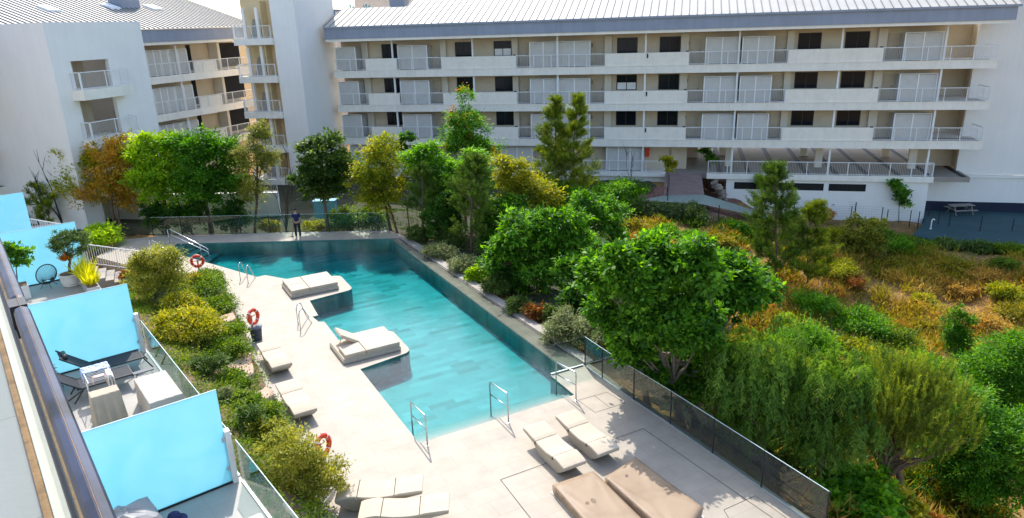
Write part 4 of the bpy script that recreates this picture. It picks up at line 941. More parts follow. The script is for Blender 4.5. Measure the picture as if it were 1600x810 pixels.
# ---- person at the far edge, seen from behind, head bowed, arms low
def skin_mesh(name, verts, edges, m, parent, sub=2, root=0):
    me = bpy.data.meshes.new(name); off = np.array(ROOT.get(parent.name, (0, 0, 0))) if parent else np.zeros(3)
    me.from_pydata([tuple(np.array(v[:3])-0) for v in verts], edges, []); o = bpy.data.objects.new(name, me); COL.objects.link(o)
    s = o.modifiers.new('skin', 'SKIN'); s.use_smooth_shade = True
    for i, v in enumerate(verts):
        d = me.skin_vertices[0].data[i]; d.radius = (v[3], v[4] if len(v) > 4 else v[3]); d.use_root = (i == root)
    su = o.modifiers.new('sub', 'SUBSURF'); su.levels = sub; su.render_levels = sub
    me.materials.append(m)
    if parent: o.parent = parent; ROOT[o.name] = ROOT[parent.name]
    return o
pp = Z0(466.5, 371.5)
per = local_thing('person', 'person in navy shirt and dark trousers standing with bowed head at the far pool edge', 'person', (*pp, .002), R_(8))
bv = [(0, 0, .95, .125, .10), (0, .0, 1.12, .115, .095), (0, .01, 1.30, .135, .10), (0, .02, 1.42, .10, .08), (0, .05, 1.50, .052), (0, .09, 1.56, .062, .07), (0, .115, 1.64, .074, .088), (0, .115, 1.71, .05, .06),
      (-.17, .01, 1.40, .055), (-.225, .02, 1.15, .043), (-.215, .10, .92, .033), (-.205, .13, .85, .034), (.17, .01, 1.40, .055), (.225, .02, 1.15, .043), (.215, .10, .92, .033), (.205, .13, .85, .034),
      (-.10, 0, .86, .085), (-.11, .01, .48, .058), (-.115, -.01, .10, .040), (-.12, .10, .035, .036, .03), (.10, 0, .86, .085), (.11, .01, .48, .058), (.115, -.01, .10, .040), (.12, .10, .035, .036, .03)]
be = [(0, 1), (1, 2), (2, 3), (3, 4), (4, 5), (5, 6), (6, 7), (3, 8), (8, 9), (9, 10), (10, 11), (3, 12), (12, 13), (13, 14), (14, 15), (0, 16), (16, 17), (17, 18), (18, 19), (0, 20), (20, 21), (21, 22), (22, 23)]
for sx, hand in ((-1, 11), (1, 15)):
    hx, hy, hz = bv[hand][:3]; k0 = len(bv)
    for f in range(4):
        a = len(bv); o_ = (-.024+.016*f); L = (.062, .072, .068, .052)[f]
        bv += [(hx, hy+o_, hz-.035, .009), (hx-.004*sx, hy+o_+.01, hz-.035-L*.6, .0085), (hx-.018*sx, hy+o_+.012, hz-.035-L, .0075)]; be += [(hand, a), (a, a+1), (a+1, a+2)]
    a = len(bv); bv += [(hx-.015*sx, hy+.035, hz-.01, .010), (hx-.025*sx, hy+.055, hz-.04, .009)]; be += [(hand, a), (a, a+1)]
body = skin_mesh('body', bv, be, M['skin'], per)
sv = [(0, 0, .93, .158, .125), (0, 0, 1.12, .142, .115), (0, .01, 1.30, .158, .12), (0, .02, 1.43, .115, .095), (-.165, .01, 1.41, .075), (-.215, .015, 1.20, .066), (.165, .01, 1.41, .075), (.215, .015, 1.20, .066)]
skin_mesh('shirt', sv, [(0, 1), (1, 2), (2, 3), (3, 4), (4, 5), (3, 6), (6, 7)], M['navy'], per)
tv = [(0, 0, .98, .142, .112), (-.095, 0, .85, .102), (-.112, .01, .48, .078), (-.116, -.005, .07, .066), (.095, 0, .85, .102), (.112, .01, .48, .078), (.116, -.005, .07, .066)]
skin_mesh('trousers', tv, [(0, 1), (1, 2), (2, 3), (0, 4), (4, 5), (5, 6)], M['trou'], per)
for sx in (-1, 1): skin_mesh('shoe', [(sx*.117, -.05, .045, .048, .042), (sx*.12, .06, .04, .048, .036), (sx*.122, .16, .032, .040, .028)], [(0, 1), (1, 2)], M['shoe'], per)
skin_mesh('hair', [(0, .055, 1.60, .072, .06), (0, .08, 1.68, .082, .085), (0, .115, 1.735, .062, .07)], [(0, 1), (1, 2)], M['hair'], per)
for sx in (-1, 1):
    mb = MB(); mb.v = []; mb.lathe([(.002, -.006), (.009, 0), (.002, .006)], (sx*.03, .198, 1.645), 8); mb.build('eye', M['reflect'], per)
skin_mesh('nose', [(0, .19, 1.64, .014), (0, .212, 1.615, .013)], [(0, 1)], M['skin'], per, 1)
pole = thing('pool_pole', 'thin reddish pole slanting down at the left side of the person', 'pole', (pp[0]-.36, pp[1]+.2, 0))
mb = MB(); mb.tube([(pp[0]-.20, pp[1]+.12, .92), (pp[0]-.42, pp[1]+.22, .02)], .018, 8); mb.build('shaft', mat('reddish pole', (.42, .14, .08), .5, .1, 5), pole)
mb = MB(); mb.box(pp[0]-.52, pp[0]-.34, pp[1]+.19, pp[1]+.25, .003, .05); mb.build('brush_head', M['timber'], pole)

# ================================================================== TERRACES
screens = [(15.02, -.5, 3.40, 'frosted aqua privacy screen at the bottom left, nearest to the camera'), (24.1, -.5, 3.44, 'frosted aqua privacy screen behind the two dark loungers'),
           (34.4, -.5, 3.48, 'frosted aqua privacy screen behind the wire lounge chair and potted trees'), (43.3, -.5, 2.45, 'frosted aqua privacy screen farthest off, at the left edge')]
for t_, s0, s1, lb in screens:
    t = thing('privacy_screen', lb, 'screen', BLD.p(t_, (s0+s1)/2, ZT), group='aqua screens between the terraces')
    mb = MB(); mb.fbox(BLD, t_-.012, t_+.012, s0, s1, ZT+.05, ZT+2.38); mb.build('screen_panel', M['aqua'], t)
    mb = MB(); mb.fbox(BLD, t_-.03, t_+.03, s0, s1, ZT+.002, ZT+.049); mb.build('base_channel', M['black'], t); mb = MB(); mb.fbox(BLD, t_-.0125, t_+.0125, s0, s1, ZT+2.381, ZT+2.39); mb.build('glass_edge', M['gedge'], t)
    if s1 > 3:
        for zz in (.35, 1.1): mb = MB(); mb.fbox(BLD, t_-.03, t_+.03, s1-.06, s1+.01, ZT+zz, ZT+zz+.09); mb.build('clamp', M['alu'], t)
    if s1 > 3: mb = MB(); mb.fbox(BLD, t_-.09, t_+.09, s1+.004, s1+.12, ZT+.002, ZT+1.35); mb.build('end_post', M['pot'], t)
def tglass(t0, t1, lb, n): balustrade('glass_balustrade', lb, [BLD.p(t, SE-.03, 0)[:2] for t in np.linspace(t0, t1, n+1)], 1.1, ZT+.002, M['glass'], post=.0, group='glass balustrades of the terraces')
tglass(6, 14.9, 'clear glass balustrade at the outer edge of the bottom left terrace', 5); tglass(15.15, 24.0, 'clear glass balustrade of the terrace with the dark loungers', 5)
# white planks by the bottom terrace glass
t = thing('bench', 'long white bench at the bottom edge, next to the terrace glass', 'bench', BLD.p(12, 3.15, ZT))
mb = MB(); mb.fbox(BLD, 10.4, 12.95, 3.0, 3.36, ZT+.36, ZT+.42); mb.build('seat', M['pot'], t, bevel=.01)
for q in (10.7, 12.6): mb = MB(); mb.fbox(BLD, q, q+.06, 3.02, 3.34, ZT+.002, ZT+.359); mb.build('leg', M['pot'], t)
# dark loungers: x runs from foot (0) to head (2)
def dark_lounger(loc, label, arms=False):
    t = local_thing('terrace_lounger', label, 'sun lounger', loc, math.atan2(-BS[1], -BS[0]), 'dark mesh loungers on the terrace'); t.scale = (1.12, 1.12, 1.12); W = .33
    mb = MB(); mb.box(.02, 1.22, -W+.02, W-.02, .352, .366); mb.build('seat', M['slate'], t)
    th = R_(40); u = np.array([math.cos(th), 0, math.sin(th)]); v = np.array([-math.sin(th), 0, math.cos(th)]); h = np.array([1.23, 0, .36]); L = .86
    y = np.array([0, 1, 0]); mb = MB(); q = [h-y*(W-.02), h+u*L-y*(W-.02), h+u*L+y*(W-.02), h+y*(W-.02)]; mb.hexa([*(p-v*.007 for p in q), *(p+v*.007 for p in q)]); mb.build('backrest', M['slate'], t)
    mb = MB(); c = h+u*(L-.12)+v*.05; mb.tube([c-y*.22, c+y*.22], .055, 10); mb.build('head_pillow', M['anth'], t, smooth=True)
    f = MB()
    for s_ in (-1, 1):
        f.box(0, 1.30, s_*W-.018, s_*W+.018, .335, .375); f.tube([h+y*s_*W, h+u*(L+.03)+y*s_*W], .02, 6)
    f.box(0, .04, -W+.019, W-.019, .337, .373); f.build('frame', M['anth'], t)
    for s_ in (-1, 1):
        for x0, x1 in ((.03, -.16), (1.15, 1.42)):
            l = MB(); l.tube([(x0, s_*W, .345), (x1, s_*W, .0)], .02, 6); l.build('leg', M['anth'], t)
    l = MB(); l.tube([(1.2, W, .30), (1.75, W, .02)], .018, 6); l.tube([(1.75, -W, .02), (1.75, W, .02)], .018, 6); l.build('support_bar', M['anth'], t)
    return t
P1 = BLD.p(23.05, 3.28, ZT+.002); dl_ = dark_lounger(P1, 'dark mesh lounger nearest the aqua screen, its backrest raised')
copy_tree(dl_, label='dark mesh lounger partly hidden by the drying rack', loc=BLD.p(22.05, 2.78, ZT+.002))
t = thing('side_table', 'low grey slatted side table between the lounger and the covered table', 'table', BLD.p(22.15, 3.25, ZT))
for k in range(6): pass
mb = MB(); mb.fbox(BLD, 21.55, 21.72, 2.75, 3.3, ZT+.40, ZT+.43); mb.fbox(BLD, 21.73, 21.74, 2.76, 3.29, ZT+.405, ZT+.425)
mb.build('table_top', M['gslat'], t)
for a in (21.58, 21.69):
    for s_ in (2.78, 3.26): mb = MB(); mb.fbox(BLD, a-.02, a+.02, s_-.02, s_+.02, ZT+.002, ZT+.399); mb.build('leg', M['frame'], t)
f = thing('paddle', 'white leaf shaped paddle with dark handle lying on the half hidden lounger', 'paddle', BLD.p(22.15, 2.35, ZT+.37))
mb = MB(); c = BLD.p(22.15, 2.2, ZT+.385); pts = []
for k in range(20): q = 2*math.pi*k/20; pts.append(c+BS*.19*math.cos(q)+BE*.065*math.sin(q))
mb.prism([p[:2] for p in pts], ZT+.372, ZT+.388); mb.build('blade', M['pot'], f)
mb = MB(); mb.tube([c+BS*.18, c+BS*.36+BE*.02], .012, 6); mb.build('handle', M['black'], f)
# covered table and chair
def draped(name, label, t0, t1, s0, s1, h, m, flare, cat, seed):
    o = thing(name, label, cat, BLD.p((t0+t1)/2, (s0+s1)/2, ZT)); rr = np.random.default_rng(seed); rings = []; n = 40
    def ringpt(k, f):
        q = k/n*4; i = int(q); r = q-i; C = [(t0, s0), (t1, s0), (t1, s1), (t0, s1)]; a, b = C[i % 4], C[(i+1) % 4]; return np.array([a[0]+(b[0]-a[0])*r, a[1]+(b[1]-a[1])*r])
    cc = np.array([(t0+t1)/2, (s0+s1)/2])
    for z, f in ((.01, flare), (h*.5, flare*.55), (h-.06, .01), (h-.01, .0), (h, -.03)):
        ring = []
        for k in range(n):
            p = ringpt(k, f); d = (p-cc)/np.linalg.norm(p-cc); w_ = f*(1+.8*math.sin(k*2.1+seed))*1.0; p = p+d*w_
            ring.append(BLD.p(p[0], p[1], ZT+z))
        rings.append(ring)
    mb = MB(); mb.loft(rings); ob = mb.build('cloth', m, o, smooth=False, bevel=0)
    mb = MB(); mb.fbox(BLD, t0+.1, t1-.1, s0+.1, s1-.1, ZT+.002, ZT+h-.05); mb.build('frame', M['anth'], o); return o
draped('covered_table', 'table hidden under an ecru cloth, beside the terrace glass', 18.75, 20.55, 2.60, 3.42, .74, M['cloth'], .04, 'table', 1)
draped('covered_chair', 'chair hidden under a beige cloth cover, in front of the drying rack', 19.72, 20.15, 1.45, 2.12, .92, M['cloth2'], .05, 'chair', 4)
# drying rack
t = thing('drying_rack', 'folding white drying rack with laundry on the terrace', 'drying rack', BLD.p(21.3, 1.85, ZT))
for s_ in (1.55, 2.15):
    mb = MB(); mb.tube([BLD.p(20.75, s_, ZT+.9), BLD.p(21.85, s_, ZT+.9)], .012, 6)
    mb.build('top_rail', M['frame'], t)
    for a, b in ((20.9, 21.7), (21.7, 20.9)): mb = MB(); mb.tube([BLD.p(a, s_, ZT+.01), BLD.p(b, s_, ZT+.9)], .012, 6); mb.build('leg', M['frame'], t)
mb = MB()
for k in range(12): q = 20.78+k*.095; mb.tube([BLD.p(q, 1.55, ZT+.9), BLD.p(q, 2.15, ZT+.9)], .006, 5)
mb.build('wires', M['frame'], t)
def hang(name, label, t0, t1, s0, s1, drop, m, cat):
    o = MB(); rows = []
    for i, (s_, z) in enumerate([(s0-.02, .9-drop), (s0-.015, .9-drop*.4), (s0, .918), ((s0+s1)/2, .912), (s1, .918), (s1+.015, .9-drop*.4), (s1+.02, .9-drop)]):
        rows.append([BLD.p(t0+(t1-t0)*k/8, s_+.012*math.sin(k*1.7+i), ZT+z+.006*math.sin(k*2.3)) for k in range(9)])
    V = MB(); V.v = [tuple(p) for r in rows for p in r]
    for i in range(6):
        for k in range(8): V.f.append([i*9+k, i*9+k+1, (i+1)*9+k+1, (i+1)*9+k]); V.m.append(0)
    ob = V.build(name, m, None, smooth=True); sm = ob.modifiers.new('thick', 'SOLIDIFY'); sm.thickness = .008; tag(ob, label, cat)
hang('bath_towel', 'blue and white patterned towel over the far end of the drying rack', 21.45, 21.92, 1.52, 2.2, .32, M['towel'], 'towel')
hang('hand_towel', 'white towel hung over the near side of the drying rack', 20.85, 21.35, 2.05, 2.17, .35, M['pot'], 'towel')
hang('dish_cloth', 'small pinkish cloth hung across the drying rack wires', 20.95, 21.12, 1.7, 1.98, .18, mat('pink cloth', (.62, .46, .44), .9, .1, 4), 'cloth')
# yellow towel on the floor
mb = MB(); c = BLD.p(20.72, .82, ZT)
rings = []
for k in range(9):
    q = k/8; r = .03+.09*math.sin(math.pi*min(max(q, .06), .94)); rings.append([c+BS*(.5*(q-.5))+BE*r*1.3*math.cos(a)+np.array([0, 0, .002+r*(.75+.12*math.sin(k*2.1))+r*.75*math.sin(a)]) for a in np.linspace(0, 2*math.pi, 10, endpoint=False)])
mb.loft(rings); tag(mb.build('rolled_towel', M['yellow'], None, smooth=True), 'crumpled yellow towel on the terrace floor by the handrail', 'towel')
# rain covered thing on the lowest terrace, cap
t = thing('covered_barbecue', 'lumpy barbecue under a grey rain cover at the bottom left', 'barbecue', BLD.p(14.0, 1.2, ZT))
rings = []; n = 36
for z, f in ((.01, 1.0), (.35, 1.0), (.70, .98), (.86, .9), (.95, .66), (1.0, .3)):
    ring = []
    for k in range(n):
        a = 2*math.pi*k/n; r = 1/max(abs(math.cos(a))/.85, abs(math.sin(a))/.48)**.9; r = r*f*(1+.05*math.sin(k*1.9)+.03*math.sin(k*4.3+z*9)); ring.append(BLD.p(13.95+r*math.sin(a)*.9, .95+r*math.cos(a)*.86, ZT+z+.03*math.sin(k*1.3+z*5)*(z > .3)))
    rings.append(ring)
mb = MB(); mb.loft(rings); mb.build('rain_cover', M['tarp'], t, smooth=False)
mb = MB(); mb.fbox(BLD, 13.7, 14.2, .5, 1.4, ZT+.002, ZT+.8); mb.build('barbecue_body', M['anth'], t)
tb_ = thing('stool', 'small stool hidden below the navy cap at the bottom', 'stool', BLD.p(13.75, 1.95, ZT))
mb = MB(); mb.lathe([(.2, .45), (.2, .5)], tuple(BLD.p(13.75, 1.95, ZT)), 20); mb.build('seat', M['navy'], tb_)
for k in range(4):
    a = math.pi/4+k*math.pi/2; q = BLD.p(13.75, 1.95, ZT); mb = MB(); mb.tube([q+[.14*math.cos(a), .14*math.sin(a), .45], q+[.18*math.cos(a), .18*math.sin(a), 0.003]], .015, 6); mb.build('leg', M['anth'], tb_)
t = thing('cap', 'navy cap with a white mark, beside the grey rain cover', 'cap', BLD.p(13.8, 1.92, ZT+.502)); q = BLD.p(13.8, 1.92, ZT+.502)
mb = MB(); mb.lathe([(.125, 0), (.13, .05), (.11, .11), (.06, .145), (.01, .155)], tuple(q), 20); mb.build('crown', M['navy'], t, smooth=True)
mb = MB(); mb.prism([(q+np.array([.13*math.cos(a)+(.11 if 0 < k < 8 else 0)*math.cos(-.9), .12*math.sin(a)+(.11 if 0 < k < 8 else 0)*math.sin(-.9), 0]))[:2] for k, a in enumerate(np.linspace(-.9-1.3, -.9+1.3, 9))], q[2]+.0, q[2]+.012); mb.build('brim', M['navy'], t)
mb = MB(); 
for k in range(4): a = q+np.array([-.05+.03*k, -.04+.012*k, .135-.004*abs(k-1)]); mb.tube([a, a+[.02, .02, .012]], .008, 5)
mb.build('white_mark', M['pot'], t)
# ---- upper terrace: planter tree, wire chair, pot, planter box
def acapulco(loc, rz):
    t = local_thing('wire_chair', 'black round wire lounge chair between the two potted trees', 'chair', loc, rz); tilt = R_(35)
    f = np.array([1., 0, 0]); y = np.array([0, 1., 0]); up = np.array([-math.sin(tilt), 0, math.cos(tilt)]); c = np.array([0, 0, .55]); mb = MB()
    rim = [c+y*.39*math.cos(a)+up*.42*math.sin(a) for a in np.linspace(0, 2*math.pi, 41)]; mb.tube(rim, .024, 6); mb.build('rim', M['black'], t)
    s = MB(); low = np.array([.03, 0, .27])
    for k in range(40):
        a = 2*math.pi*k/40; p = rim[k]; b = low+y*.14*math.cos(a)+np.array([.13*math.sin(a)*-1, 0, 0]); m_ = (p+b)/2+np.array([-.07, 0, -.05]); s.tube([p, m_, b], .008, 4)
    s.tube([low+y*.14*math.cos(a)+np.array([.13*math.sin(a), 0, 0]) for a in np.linspace(0, 2*math.pi, 17)], .012, 6); s.build('cords', M['black'], t)
    for a in (.6, 2.5, 3.9, 5.5):
        l = MB(); l.tube([low+[.1*math.cos(a), .12*math.sin(a), 0], (.33*math.cos(a), .33*math.sin(a), 0)], .011, 6); l.build('leg', M['black'], t)
acapulco(BLD.p(33.75, 2.0, ZT+.002), R_(-80))
# ================================================================== VEGETATION
DENS, LSC = 1.35, 1.12
def unit(v): return v/np.maximum(np.linalg.norm(v, axis=-1, keepdims=True), 1e-9)
def leaf_obj(name, Cc, A, Nn, L, Wd, lv, m, parent, fold=.18):
    n = len(Cc); A = unit(A); B = unit(np.cross(Nn, A)); Nn = unit(np.cross(A, B)); L = np.broadcast_to(L, n)[:, None]; Wd = np.broadcast_to(Wd, n)[:, None]
    off = np.array(ROOT.get(parent.name, (0, 0, 0))) if parent is not None else np.zeros(3); Cc = Cc-off
    V = np.stack([Cc-A*L*.5, Cc+B*Wd*.5+Nn*Wd*fold-A*L*.04, Cc+A*L*.5-Nn*L*.08, Cc-B*Wd*.5+Nn*Wd*fold-A*L*.04], 1).reshape(-1, 3)
    me = bpy.data.meshes.new(name); me.vertices.add(4*n); me.vertices.foreach_set('co', V.astype(np.float32).ravel())
    me.loops.add(4*n); me.loops.foreach_set('vertex_index', np.arange(4*n, dtype=np.int32))
    me.polygons.add(n); me.polygons.foreach_set('loop_start', np.arange(0, 4*n, 4, dtype=np.int32)); me.polygons.foreach_set('loop_total', np.full(n, 4, np.int32))
    at_ = me.attributes.new('lv', 'FLOAT', 'FACE'); at_.data.foreach_set('value', np.clip(lv, 0, 1).astype(np.float32))
    me.materials.append(m); me.update(); me.validate()
    o = bpy.data.objects.new(name, me); COL.objects.link(o)
    if parent is not None: o.parent = parent; ROOT[o.name] = tuple(off)
    return o
def rdir(n): return unit(nr.normal(size=(n, 3)))
LM = {}
def lm(k, *s, **kw): kw.setdefault('trans', .45); kw['gloss'] = min(kw.get('gloss', .2), .2); kw['rough'] = .5; LM[k] = leaf_mat(k+' leaves', [(i/(len(s)-1), (min(.62, c[0]*1.9), min(.62, c[1]*1.9), c[2]*1.15)) for i, c in enumerate(s)], **kw)
lm('fig', (.016, .055, .010), (.045, .12, .018), (.12, .25, .035), gloss=.5, rough=.38)
lm('bright', (.020, .07, .010), (.055, .145, .016), (.13, .25, .03))
lm('lime', (.07, .14, .012), (.14, .24, .018), (.25, .33, .03))
lm('dark', (.010, .035, .010), (.020, .062, .014), (.05, .11, .022), gloss=.5, rough=.35)
lm('laurel', (.014, .036, .012), (.034, .066, .018), (.08, .12, .035), gloss=.5, rough=.35)
lm('gold', (.07, .10, .012), (.16, .18, .018), (.31, .26, .025))
lm('rust', (.11, .12, .016), (.27, .17, .030), (.36, .18, .07))
lm('pine', (.018, .04, .010), (.045, .085, .016), (.11, .16, .025), trans=.2)
lm('pinel', (.028, .048, .010), (.075, .11, .016), (.19, .22, .03), trans=.3)
lm('pepper', (.025, .065, .014), (.07, .135, .028), (.16, .235, .06))
lm('yellow', (.09, .115, .015), (.19, .185, .022), (.33, .28, .05))
lm('olive', (.06, .075, .018), (.14, .15, .035), (.24, .23, .06))
lm('lav', (.06, .08, .045), (.12, .14, .09), (.19, .21, .14), trans=.2)
lm('flower', (.5, .07, .01), (.6, .14, .01), (.45, .04, .01))
lm('dry', (.13, .08, .028), (.27, .165, .055), (.37, .25, .095), trans=.4)
lm('scrub', (.06, .068, .012), (.14, .13, .022), (.25, .20, .045))
lm('red', (.10, .03, .018), (.16, .06, .03), (.13, .10, .03))
lm('rose', (.025, .05, .016), (.05, .085, .026), (.09, .13, .04), trans=.2)
lm('hedge', (.03, .065, .012), (.065, .115, .018), (.13, .17, .03))
lm('palm', (.20, .20, .02), (.38, .32, .03), (.52, .34, .03))
lm('pink', (.24, .14, .10), (.34, .22, .15), (.28, .26, .10))

def pxm(P): return math.hypot(P[0], P[1], P[2]-EYE)/FPX         # metres per photo pixel at a point (about)
def px3(base, x, y, dd=0.0):
    h = np.array([base[0], base[1], 0.]); h = h/np.linalg.norm(h); return at_plane(x, y, base+h*dd, h)
def lumpy(B, ns=6):
    out = []
    for c, r in B:
        out.append((c, r*.88))
        for d in rdir(ns): d[2] = d[2] if d[2] > -.35 else -d[2]; out.append((c+d*r*nr.uniform(.62, .95), r*nr.uniform(.26, .5)))
    return out
def blobs3(base, bl, lump=True):
    out = []
    for b in bl:
        x, y, rx, ry = b[:4]; c = px3(base, x, y, b[4] if len(b) > 4 else 0); k = pxm(c); out.append((c, np.array([rx*k, (b[5]*k if len(b) > 5 else rx*k*.9), ry*k*1.05])))
    return lumpy(out) if lump else out
def sample_blobs(B, n, shell=.5, lower=.6):
    wv = np.array([(r[0]*r[1]*r[2])**.67 for _, r in B]); k = nr.choice(len(B), n, p=wv/wv.sum()); D = rdir(n)
    D[:, 2] = np.where((D[:, 2] < -.2) & (nr.random(n) < lower), -D[:, 2], D[:, 2])
    q = 1-(1-shell)*nr.random(n)**1.3; q *= np.where(nr.random(n) < .14, 1.2, 1); q *= 1+.12*np.sin(D[:, 0]*7+k)*np.cos(D[:, 1]*6+k*2)
    C = np.stack([b[0] for b in B])[k]; Rr = np.stack([b[1] for b in B])[k]
    return C+D*Rr*q[:, None], D
def crown(parent, B, key, ncl, nlf, L, Wd, rc, flat=.7, up=.7, droop=.0, name='crown', shell=.5, tone=(.15, .8), jit=.18, lower=.6):
    ncl = int(ncl*DENS); L *= LSC; Wd *= LSC*1.08
    cc, cd = sample_blobs(B, ncl, shell, lower); k = np.repeat(np.arange(ncl), nlf); n = len(k)
    off = nr.normal(size=(n, 3))*rc*(.45+.7*nr.random((ncl, 1)))[k]*.58; off[:, 2] *= flat
    Cc = cc[k]+off; od = unit(off+1e-6); A = unit(od*1.0+cd[k]*.5+rdir(n)*.7); A[:, 2] -= droop; Nn = unit(np.array([0, 0, 1.])*up+cd[k]*.5+rdir(n)*.55)
    ct = tone[0]+(tone[1]-tone[0])*nr.random(ncl); lv = ct[k]+nr.normal(size=n)*jit
    s = .75+.5*nr.random(n)
    return leaf_obj(name, Cc, A, Nn, L*s, Wd*s, lv, LM[key], parent), cc
def limbs(mb, base, top, cc, n=9, r=.10, rt=.02, lean=0):
    base = np.array(base); top = np.array(top); H = top-base
    mid = base+H*.5+np.array([rnd.uniform(-.08, .08), rnd.uniform(-.08, .08), 0])*np.linalg.norm(H); mb.tube([base-[0, 0, .15], base+H*.06, mid, top], [r*1.25, r, r*.8, r*.55], 8)
    idx = nr.choice(len(cc), min(n, len(cc)), replace=False)
    for i in idx:
        e = cc[i]; f = rnd.uniform(.45, 1.0); s = mid*(1-(f-.5)*2)+top*((f-.5)*2) if f > .5 else base+H*f
        m_ = s*.5+e*.5+np.array([0, 0, -.06*np.linalg.norm(e-s)]); mb.tube([s, s*.75+e*.25+[0, 0, .03], m_, e], [r*.5, r*.40, r*.26, rt*.5], 6, cap=False)
def tree(name, label, cat, base, bl, key, ncl, nlf, L, Wd, rc, bark='bark', r=.1, nl=10, top=None, group=None, extra_trunks=(), lump=True, **kw):
    base = np.array(base, float); B = blobs3(base, bl, lump); t = thing(name, label, cat, base, group=group)
    o, cc = crown(t, B, key, ncl, nlf, L, Wd, rc, **kw)
    tp = np.average([b[0] for b in B], axis=0, weights=[b[1][0] for b in B]) if top is None else px3(base, *top)
    mb = MB(); limbs(mb, base, tp, cc, nl, r)
    for q in extra_trunks: limbs(mb, np.array(q), tp+nr.normal(size=3)*.4, cc, nl//2, r*.8)
    mb.build('trunk', M[bark], t, smooth=True, fix=False); return t, B, cc
def shoots(parent, S, D, key, ln, nn, nlen, nw, name='crown', tone=(.2, .8)):
    """needle tufts: shoot origins S, directions D, shoot length ln, nn needles each"""
    n = len(S); k = np.repeat(np.arange(n), nn); m = len(k); f = nr.random(m); ln = np.broadcast_to(ln, n)[k]
    a = unit(D)[k]; side = unit(np.cross(a, rdir(m))); C0 = S[k]+a*(f*ln)[:, None]; A = unit(a*.75+side*.75); C = C0+A*(nlen*.45)
    ct = (tone[0]+(tone[1]-tone[0])*nr.random(n))[k]+.25*(f-.5)+nr.normal(size=m)*.08
    return leaf_obj(name, C, A, unit(side+rdir(m)*.3+np.array([0, 0, .5])), nlen*(.8+.4*nr.random(m)), nw, ct, LM[key], parent, fold=0)
def conifer(name, label, base, prof, key, ns, r=.08, ln=.35, nn=30, nlen=.15, nw=.022, upb=.7, group=None, bark='bark', gaps=.0, cat='tree', extra=()):
    """prof: list of (px x, px y, half width px) from bottom to top of the crown"""
    base = np.array(base, float); t = thing(name, label, cat, base, group=group); Pp = [(px3(base, x, y), hw*pxm(base)) for x, y, hw in prof]; zc = np.arange(len(Pp))
    mb = MB(); ax = [base-[0, 0, .1]]+[p for p, _ in Pp]; mb.tube(ax, list(np.linspace(r*1.2, .015, len(ax))), 7); S = []; Dd = []
    nb = max(8, ns//14)
    for i in range(nb):
        f = (i+rnd.random())/nb*(len(Pp)-1); j = min(int(f), len(Pp)-2); g = f-j; c = Pp[j][0]*(1-g)+Pp[j+1][0]*g; hw = (Pp[j][1]*(1-g)+Pp[j+1][1]*g)*rnd.uniform(.65, 1.12)
        a = rnd.uniform(0, 2*math.pi); d = np.array([math.cos(a), math.sin(a), 0]); tip = c+d*hw+[0, 0, hw*upb*rnd.uniform(.3, 1)]
        mb.tube([c, c*.5+tip*.5-[0, 0, hw*.06], tip], [.022, .014, .006], 5, cap=False); q = max(5, int(ns/nb*(.5+hw/max(1e-3, max(p[1] for p in Pp)))))
        for _ in range(q):
            s = rnd.random()**.6; S.append(c*(1-s)+tip*s+nr.normal(size=3)*.07*hw); v = d*rnd.uniform(.2, .9)+np.array([0, 0, rnd.uniform(.4, 1.2)])+nr.normal(size=3)*.25; Dd.append(v)
    for _ in range(ns//14): S.append(Pp[-1][0]-[0, 0, rnd.random()*1.0]+nr.normal(size=3)*.05); Dd.append(np.array([0, 0, 1])+nr.normal(size=3)*.3)
    mb.build('trunk', M[bark], t, smooth=True, fix=False); shoots(t, np.array(S), np.array(Dd), key, ln, nn, nlen, nw); return t
def weeping(name, label, base, bl, ns, group=None, key='pepper', r=.16, lo=.35, hi=1.15):
    base = np.array(base, float); t = thing(name, label, 'tree', base, group=group); B = blobs3(base, bl, False); B = [(c+rdir(1)[0]*r*.15, r*.62) for c, r in B]+[(c+d*r*nr.uniform(.6, 1.0), r*nr.uniform(.22, .42)) for c, r in B for d in rdir(9)*[1, 1, .8]+[0, 0, .15]]; S, D = sample_blobs(B, ns, .4, .7); nn = 30
    k = np.repeat(np.arange(ns), nn); m = len(k); f = nr.random(m); ln = (lo+(hi-lo)*nr.random(ns))[k]; out = D.copy(); out[:, 2] = 0; out = unit(out+1e-6)[k]
    C = S[k]+out*(.30*np.sin(np.minimum(f*ln, 1)*1.6))[:, None]+np.array([0, 0, 1.])*(.16*np.sin(f*3)-.92*f*ln*f**.3)[:, None]+nr.normal(size=(m, 3))*.035
    side = unit(np.cross(out, np.array([0, 0, 1.]))+rdir(m)*.5)*np.where(nr.random(m) < .5, 1, -1)[:, None]; A = unit(side*.75+np.array([0, 0, -1.])*.75+out*.3)
    lv = (.15+.6*nr.random(ns))[k]+nr.normal(size=m)*.12; leaf_obj('crown', C+A*.05, A, unit(out+np.array([0, 0, .8])+rdir(m)*.4), .15*(.8+.4*nr.random(m)), .030, lv, LM[key], t)
    mb = MB(); tp = np.average([b[0] for b in B], axis=0); limbs(mb, base, tp, S, 16, r); mb.build('trunk', M['bark'], t, smooth=True, fix=False); return t
